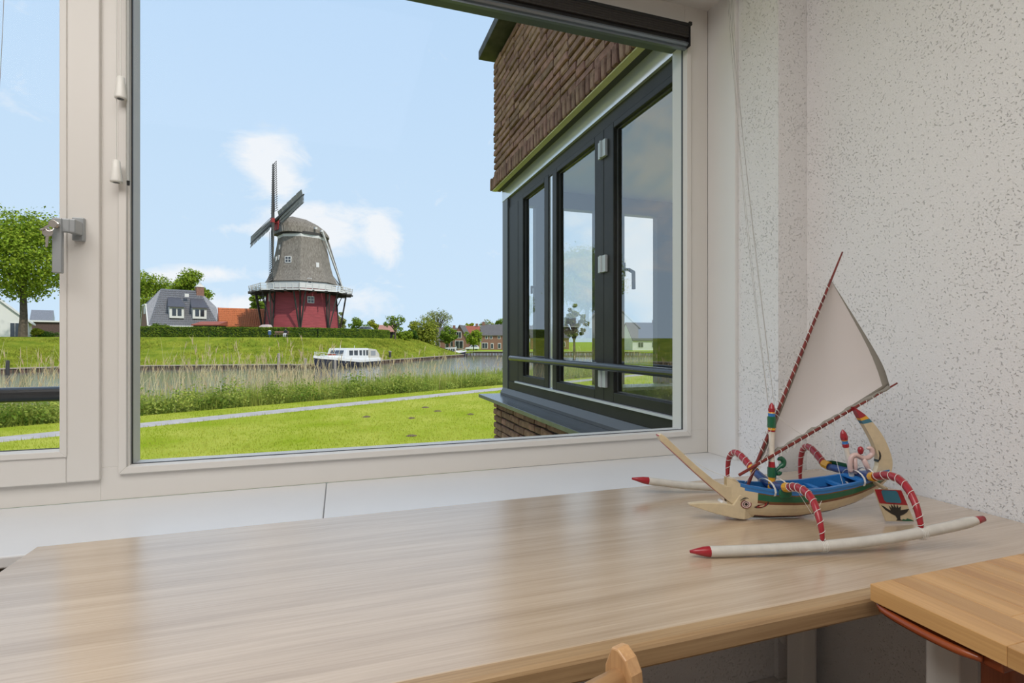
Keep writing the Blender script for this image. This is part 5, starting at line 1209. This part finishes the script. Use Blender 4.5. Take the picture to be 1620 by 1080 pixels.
house('red_roofed_house', 'house with a red tiled roof between the brick houses', 742, 165, FAR_Z, 30 * 165 / F_PX, 8, 3.6, 7.2, 0, False, RBRICK, RTILE, [(2.3, 4.2, 1.0, 1.0)], 2.2)
house('row_house', 'brick row house with grey roof left of the bay post', 778, 150, FAR_Z, 34 * q, 8, 4.3, 7.2, 0, False, RBRICK, GTILE, [(-1.5, 3.6, .8, 1.0), (-.2, 3.6, .8, 1.0), (2.1, 3.6, .8, 1.0), (-2.0, 1.2, 1.7, 1.7), (.1, 1.1, .8, 1.6), (2.2, 1.1, .9, 1.6)], -2.6)
house('row_house', 'brick row house half hidden behind the bay post', 818, 152, FAR_Z, 40 * q, 8, 4.3, 7.2, 0, False, RBRICK, GTILE, [(-2, 3.6, .8, 1.0), (.5, 3.6, .8, 1.0), (-1.5, 1.2, 1.5, 1.7), (1.5, 1.2, 1.5, 1.7)], 2)
house('dark_roofed_house', 'house with a dark roof seen through the last bay pane', 1030, 140, FAR_Z, 62 * 140 / F_PX, 9, 2.9, 7.4, R(10), False, HWHITE, SLATED, [(-3, 1.5, 1.6, 1.6), (1, 1.5, 1.6, 1.6), (4, 1.5, 1.2, 1.6)], 3)
house('dark_roofed_house', 'dark roofed house seen through the middle of the last pane', 985, 165, FAR_Z, 40 * 165 / F_PX, 9, 3.0, 7.2, 0, False, RBRICK, SLATED, [(-2, 1.5, 1.6, 1.6), (2, 1.5, 1.6, 1.6)], 0)
house('grey_roofed_house', 'grey roofed house seen through the first bay panes', 870, 160, FAR_Z, 60 * 160 / F_PX, 9, 3.6, 7.2, 0, False, RBRICK, GTILE, [(-4, 1.5, 1.6, 1.6), (0, 1.5, 1.6, 1.6), (4, 1.5, 1.6, 1.6)], 3)
pk = thing('pink_roofed_shed', 'low shed with a faded pink roof behind the hedge end', 'shed', GU(611, 108, TOP_Z), -YAW)
MB().box((-1.6, 0, 0), (1.4, 3, 1.5)).build('walls', BLACKB, pk, local=True)
MB().prism([(-.3, 1.35), (-.3, 1.5), (1.5, 2.9), (3.2, 1.5), (3.2, 1.35)], lambda a, c, x: (x, a, c), -1.8, 1.6).build('roof', mat('faded_roof', (.45, .22, .17), .8, var=.15), pk, local=True)

# ================================================================== BOATS
BWHITE = mat('boat_white', (.74, .73, .71), .35, coat=.3); BNAVY = mat('boat_navy', (.012, .014, .035), .3, coat=.3); BGLS = mat('boat_pane', (.06, .07, .085), .08, spec=1.); CANV = mat('boat_canvas', (.55, .52, .46), .8); RUST = mat('boat_red', (.30, .06, .03), .6)
def cruiser(name, label, bow, stern, s=1.):
    """bow and stern are points on the water; local x runs from bow to stern"""
    d = stern - bow; L = d.length; t = thing(name, label, 'boat', bow, math.atan2(d.y, d.x))
    def sec(x): f = x / L; return max(.03, 1.75 * s * (1 - (1 - min(1, f / .42)) ** 2.2) * (1 - .12 * max(0, f - .7) / .3))
    def shr(x): f = x / L; return (1.55 - .75 * min(1, f / .55) ** .8 + .10 * max(0, f - .6)) * s
    rows = []; xs_ = [L * i / 18 for i in range(19)]
    for x in xs_:
        b, z = sec(x), shr(x); rk = -.35 * s * max(0, 1 - x / (L * .15))
        rows.append([(x + rk, -b, z), (x + rk * .4, -b * .93, z * .5), (x, -b * .74, -.25), (x, b * .74, -.25), (x + rk * .4, b * .93, z * .5), (x + rk, b, z)])
    MB().loft(rows, closed=True).build('hull', BNAVY, t, local=True)
    MB().loft([[(x - .35 * s * max(0, 1 - x / (L * .15)), sd_ * (sec(x) + .04), shr(x) + dz) for sd_, dz in ((-1, -.16), (-1, .14), (1, .14), (1, -.16))] for x in xs_]).build('rubbing_strake', BWHITE, t, local=True)
    x0, x1 = L * .33, L * .97
    w_ = 1.42 * s
    # trunk cabin, wheelhouse and canvas hood
    MB().loft([[(L * .10, -.5 * s, shr(L * .1)), (L * .10, -.4 * s, shr(L * .1) + .30 * s), (L * .10, .4 * s, shr(L * .1) + .30 * s), (L * .10, .5 * s, shr(L * .1))], [(L * .36, -1.2 * s, shr(L * .36) - .1), (L * .36, -1.05 * s, shr(L * .36) + .6 * s), (L * .36, 1.05 * s, shr(L * .36) + .6 * s), (L * .36, 1.2 * s, shr(L * .36) - .1)]]).build('fore_cabin', BWHITE, t, local=True)
    zr_ = 2.55 * s
    prof = [(L * .30, .95 * s), (L * .355, zr_ - .08), (L * .38, zr_), (L * .74, zr_ - .06), (L * .74, .75 * s)]
    wh_ = MB(); wh_.prism(prof, lambda a, c, y: (a, y * (1 if c > 1.6 * s else 1.06), c), -w_, w_); wheel = wh_.build('wheelhouse', BWHITE, t, local=True, bevel=.05)
    MB().prism([(L * .745, .75 * s), (L * .745, zr_ - .1), (L * .90, zr_ - .28), (L * .965, 1.6 * s), (L * .97, .8 * s)], lambda a, c, y: (a, y * .97, c), -w_, w_).build('canvas_hood', CANV, t, local=True, bevel=.05)
    MB().box((L * .30, -w_ * 1.12, .72 * s), (L * .97, w_ * 1.12, 1.12 * s)).build('side_coaming', BWHITE, t, local=True, bevel=.04)
    for sd_ in (-1, 1):
        for a, b in ((.385, .45), (.47, .535), (.565, .61), (.635, .67), (.69, .73)):
            MB().box((L * a, sd_ * w_ * 1.0 - .05, 1.50 * s), (L * b, sd_ * w_ * 1.0 + .05, 2.22 * s)).build('side_window', BGLS, wheel, local=True)
        MB().box((L * .79, sd_ * w_ * .97 - .03, 1.45 * s), (L * .88, sd_ * w_ * .97 + .03, 2.1 * s)).build('hood_window', mat('hood_pane', (.30, .31, .32), .2), t, local=True)
        MB().box((L * .40, sd_ * w_ * 1.13 - .03, .88 * s), (L * .44, sd_ * w_ * 1.13 + .03, 1.02 * s)).build('port_light', BGLS, t, local=True)
        m = MB(); P = [Vector((x - .2, sd_ * sec(x) * .93, shr(x) + .62 * s)) for x in [L * f for f in (.015, .08, .16, .24, .32)]]; m.tube(P, .025, 5)
        for p in P: m.tube([p, p - Vector((0, 0, .6 * s))], .02, 5)
        m.build('guard_rail', BWHITE, t, local=True)
    fr_ = MB()
    for y0 in (-1.0, -.32, .36): fr_.add([(L * .3075, y0 * s, 1.35 * s), (L * .3075, (y0 + .6) * s, 1.35 * s), (L * .347, (y0 + .6) * s, 2.25 * s), (L * .347, y0 * s, 2.25 * s)], [(0, 1, 2, 3)])
    fr_.v = [(x - .03, y, z) for x, y, z in fr_.v]; fr_.build('windscreen', BGLS, t, local=True, fix=False)
    MB().box((L * .22, -.35, shr(L * .22) + .38 * s), (L * .28, .35, shr(L * .22) + .62 * s)).build('red_hatch', RUST, t, local=True)
    MB().tube([(L * .36, -.3, zr_), (L * .36, -.3, zr_ + .35)], .04, 6).tube([(L * .64, 0, zr_), (L * .64, 0, zr_ + .3)], .03, 6).build('signal_light', BWHITE, t, local=True)
    MB().tube([(L, 0, .9 * s), (L + .25, 0, 1.5 * s)], .03, 6).box((L + .01, -.9 * s, .4 * s), (L + .35, .9 * s, .5 * s)).build('stern_gear', BNAVY, t, local=True)
    return t
cruiser('motor_cruiser', 'white motor cruiser with a dark blue hull moored at the quay', GU(499, 63.5, WATER_Z), GU(590, 75, WATER_Z), 1.0)
cruiser('motor_boat', 'small white motorboat behind the end of the embankment', GU(736, 118.6, WATER_Z), GU(696, 118.8, WATER_Z), .8)
POSTM = mat('mooring_wood', (.30, .26, .22), .9, var=.2, vscale=8); POSTD = mat('bollard_dark', (.045, .042, .04), .7)
def post(name, label, u, d, z0, z1, r_, dark=False, cap=False):
    t = thing(name, label, 'post', GU(u, d, z0)); MB().lathe([(r_, 0), (r_, z1 - z0 - .08), (r_ * .8, z1 - z0)], 10).build('post', POSTD if dark else POSTM, t, local=True)
    if cap: MB().lathe([(r_ * 1.25, z1 - z0 - .05), (r_ * 1.25, z1 - z0 + .12), (r_ * .6, z1 - z0 + .18)], 10).build('cap', HWHITE if not dark else POSTM, t, local=True)
    return t
post('mooring_post', 'pale mooring post in the water before the cruiser bow', 530, 60, WATER_Z, zat(569, 60), .17)
post('mooring_post', 'tall pale mooring post in the reeds left of the cruiser', 441, 63.5, WATER_Z, zat(558, 63.5), .17)
post('mooring_post', 'short pale mooring post just left of the cruiser bow', 483, 64, WATER_Z, zat(566, 64), .17)
post('bollard', 'dark bollard on the quay right of the cruiser', 617, 84, QUAY_Z, zat(556, 84), .20, True, True)
post('bollard', 'dark white topped post in the water at the far left', 12, 52, WATER_Z, zat(569, 52), .16, True)
post('channel_marker', 'dark stake in the water beyond the end of the quay', 738, 112, WATER_Z, zat(559, 112), .12, True)

# ================================================================== CARS, BENCH, PERSON
TYRE = mat('tyre', (.02, .02, .02), .8)
def car(name, label, u, d, zb, yaw, col, L=4.3):
    t = thing(name, label, 'car', GU(u, d, zb), -YAW + yaw); cm = mat('car_paint', col, .25, coat=.6, metal=.2)
    body = [(-.5, .32), (-.5, .62), (-.46, .74), (-.26, .86), (-.12, .90), (.36, .92), (.48, .86), (.5, .55), (.49, .32)]
    MB().prism([(a * L, c) for a, c in body], lambda a, c, y: (a, y, c), -.86, .86).build('body', cm, t, local=True, bevel=.06)
    cab = [(-.25, .86), (-.09, 1.36), (-.02, 1.42), (.27, 1.42), (.35, 1.36), (.46, .9)]
    cb_ = MB().prism([(a * L, c) for a, c in cab], lambda a, c, y: (a, y * (1.0 - .22 * max(0, (c - .88) / .54)), c), -.80, .80).build('cabin', cm, t, local=True, bevel=.03)
    wn = MB()
    for sd_ in (-1, 1):
        for P in ([(-.19, .93), (-.075, 1.31), (.045, 1.33), (.045, .93)], [(.06, .93), (.06, 1.33), (.24, 1.33), (.34, 1.25), (.40, .95)]):
            wn.prism([(a * L, c) for a, c in P], lambda a, c, y: (a, y * sd_ * (1.0 - .22 * max(0, (c - .88) / .54)), c), .79, .812)
    wn.prism([(-.243, .90), (-.088, 1.35), (-.08, 1.33), (-.232, .9)], lambda a, c, y: (a * L - .02, y, c), -.62, .62)
    wn.build('windows', BGLS, cb_, local=True)
    for a in (-.31, .30):
        for y in (-.80, .62):
            MB().lathe([(.20, 0), (.32, .02), (.32, .16), (.2, .18)], 16, X=Matrix.Translation((a * L, y + .18, .32)) @ Matrix.Rotation(R(90), 4, 'X')).build('wheel', TYRE, t, local=True)
    for y in (-.7, .45): MB().box((-.505 * L, y, .6), (-.485 * L, y + .25, .72)).build('headlight', HWHITE, t, local=True)
    return t
car('silver_car', 'silver car parked on the bank right of the windmill', 575, 108, zat(519.8, 108) - .9, R(6), (.42, .44, .47, 1), 4.5)
car('white_car', 'white car parked before the far row houses', 747, 143, FAR_Z, R(12), (.78, .78, .78, 1), 3.7)
bd = 77.3
t = thing('park_bench', 'brown park bench in front of the clipped hedge', 'bench', GU(445, bd, TOP_Z), -YAW)
BWOOD = mat('bench_wood', (.28, .15, .11), .8, var=.15)
for z in (.62, .80): MB().box((-1.05, .16, z), (1.05, .20, z + .13)).build('back_slat', BWOOD, t, local=True)
for y in (-.28, -.12, .04): MB().box((-1.05, y, .42), (1.05, y + .13, .46)).build('seat_slat', BWOOD, t, local=True)
for x in (-.85, .85): MB().beam((x, .0, 0), (x, .0, .42), .08).beam((x, .1, .4), (x, .22, .95), .06).beam((x, -.28, .40), (x, .16, .40), .06).beam((x, -.22, 0), (x, -.22, .4), .06).build('leg', POSTD, t, local=True)
bin_ = thing('litter_bin', 'small dark blue litter bin left of the park bench', 'bin', GU(426.5, bd, TOP_Z), -YAW)
MB().lathe([(.16, .35), (.22, .42), (.22, .92), (.2, .95)], 12).tube([(0, 0, 0), (0, 0, .4)], .04, 6).build('bin', mat('bin_blue', (.05, .10, .22), .6), bin_, local=True)
MB().lathe([(.23, .95), (.23, 1.0), (.1, 1.06)], 12).build('bin_lid', HWHITE, bin_, local=True)
def person():
    t = thing('person', 'person in a dark top and white trousers sitting on the bench', 'person', GU(452, bd - .05, TOP_Z), -YAW)
    V = [(0, 0, .56, .15), (0, .02, .72, .14), (0, .06, .95, .165), (0, .05, 1.06, .09), (0, .03, 1.13, .055),
         (-.09, -.08, .53, .105), (-.13, -.46, .52, .075), (-.13, -.45, .28, .062), (-.13, -.44, .07, .045), (-.14, -.58, .045, .04),
         (.09, -.08, .53, .105), (.13, -.46, .52, .075), (.13, -.45, .28, .062), (.13, -.44, .07, .045), (.14, -.58, .045, .04),
         (-.19, .05, .99, .065), (-.25, -.03, .77, .05), (-.14, -.24, .66, .038), (-.08, -.32, .62, .035),
         (.19, .05, .99, .065), (.25, -.03, .77, .05), (.14, -.24, .66, .038), (.08, -.32, .62, .035), (0, .0, 1.24, .10), (0, .0, 1.33, .085)]
    Eg = [(0, 1), (1, 2), (2, 3), (3, 4), (0, 5), (5, 6), (6, 7), (7, 8), (8, 9), (0, 10), (10, 11), (11, 12), (12, 13), (13, 14), (2, 15), (15, 16), (16, 17), (17, 18), (2, 19), (19, 20), (20, 21), (21, 22), (4, 23), (23, 24)]
    me = bpy.data.meshes.new('body'); me.from_pydata([v[:3] for v in V], Eg, []); o = bpy.data.objects.new('body', me); COL.objects.link(o); o.parent = t
    md = o.modifiers.new('skin', 'SKIN'); sk = me.skin_vertices[0].data
    for i, v in enumerate(V): sk[i].radius = (v[3], v[3])
    sk[0].use_root = True
    o.modifiers.new('sub', 'SUBSURF').levels = 1; o.modifiers['sub'].render_levels = 1
    SKIN = mat('skin', (.55, .33, .24), .6); TOPM = mat('dark_top', (.015, .016, .025), .8); TRM = mat('white_trousers', (.68, .68, .70), .8); SHOE = mat('shoe', (.03, .03, .03), .6)
    # clothes follow the body by height and reach
    m = bpy.data.materials.new('clothed_body'); m.use_nodes = True; nt = m.node_tree; b = nt.nodes['Principled BSDF']; b.inputs['Roughness'].default_value = .8
    tc = N(nt, 'ShaderNodeTexCoord'); sx = N(nt, 'ShaderNodeSeparateXYZ'); nt.links.new(tc.outputs['Object'], sx.inputs[0])
    def mixc(f, a, b_):
        n = N(nt, 'ShaderNodeMix', data_type='RGBA'); nt.links.new(f, n.inputs['Factor'])
        for nm, c in (('A', a), ('B', b_)):
            if isinstance(c, tuple): n.inputs[nm].default_value = c
            else: nt.links.new(c, n.inputs[nm])
        return n.outputs['Result']
    top = M_(nt, 'GREATER_THAN', sx.outputs[2], .605); neck = M_(nt, 'GREATER_THAN', sx.outputs[2], 1.10); feet = M_(nt, 'LESS_THAN', sx.outputs[2], .10)
    hand = M_(nt, 'MULTIPLY', M_(nt, 'GREATER_THAN', sx.outputs[2], .59), M_(nt, 'LESS_THAN', sx.outputs[1], -.26))
    c = mixc(top, (.68, .68, .70, 1), (.015, .016, .025, 1)); c = mixc(neck, c, (.55, .33, .24, 1)); c = mixc(feet, c, (.03, .03, .03, 1)); c = mixc(hand, c, (.55, .33, .24, 1))
    nt.links.new(c, b.inputs['Base Color']); me.materials.append(m)
    h = MB(); h.lathe([(.02, 1.155), (.09, 1.20), (.112, 1.28), (.105, 1.35), (.06, 1.41), (.01, 1.425)], 14, (0, .025, 0)); h.build('hair', mat('hair', (.03, .02, .015), .7), t, local=True, smooth=True)
    f = MB()
    for x in (-.035, .035): f.lathe([(.004, -.012), (.012, 0), (.004, .012)], 8, (x, -.10, 1.265))
    f.build('eyes', SHOE, t, local=True); MB().prism([(-.014, -.02), (.014, -.02), (0, .03)], lambda a, c_, y: (a, -.10 - y * (.9 if c_ < 0 else .1), 1.24 + c_), 0, .03).build('nose', SKIN, t, local=True)
    MB().box((-.025, -.103, 1.195), (.025, -.08, 1.205)).build('mouth', MRED, t, local=True)
person()
t = thing('covered_trailer', 'pale pink covered trailer between barn and mill behind the hedge', 'trailer', GU(421, 86, TOP_Z), -YAW)
MB().loft([[(-.95 + .0, -.6, .7), (-.95, -.5, 1.9), (-.95, .5, 1.9), (-.95, .6, .7)], [(-.5, -.7, .7), (-.5, -.55, 2.15), (-.5, .55, 2.15), (-.5, .7, .7)], [(.6, -.7, .7), (.6, -.55, 2.2), (.6, .55, 2.2), (.6, .7, .7)], [(.9, -.6, .7), (.9, -.5, 1.75), (.9, .5, 1.75), (.9, .6, .7)]]).build('cover', mat('pale_cover', (.66, .52, .50), .7), t, local=True, bevel=.08)
MB().box((-.95, -.7, .45), (.95, .7, .7)).build('bed', POSTD, t, local=True)
for y in (-.75, .6): MB().lathe([(.2, 0), (.3, .02), (.3, .13), (.2, .15)], 14, X=Matrix.Translation((0, y + .15, .3)) @ Matrix.Rotation(R(90), 4, 'X')).build('wheel', TYRE, t, local=True)
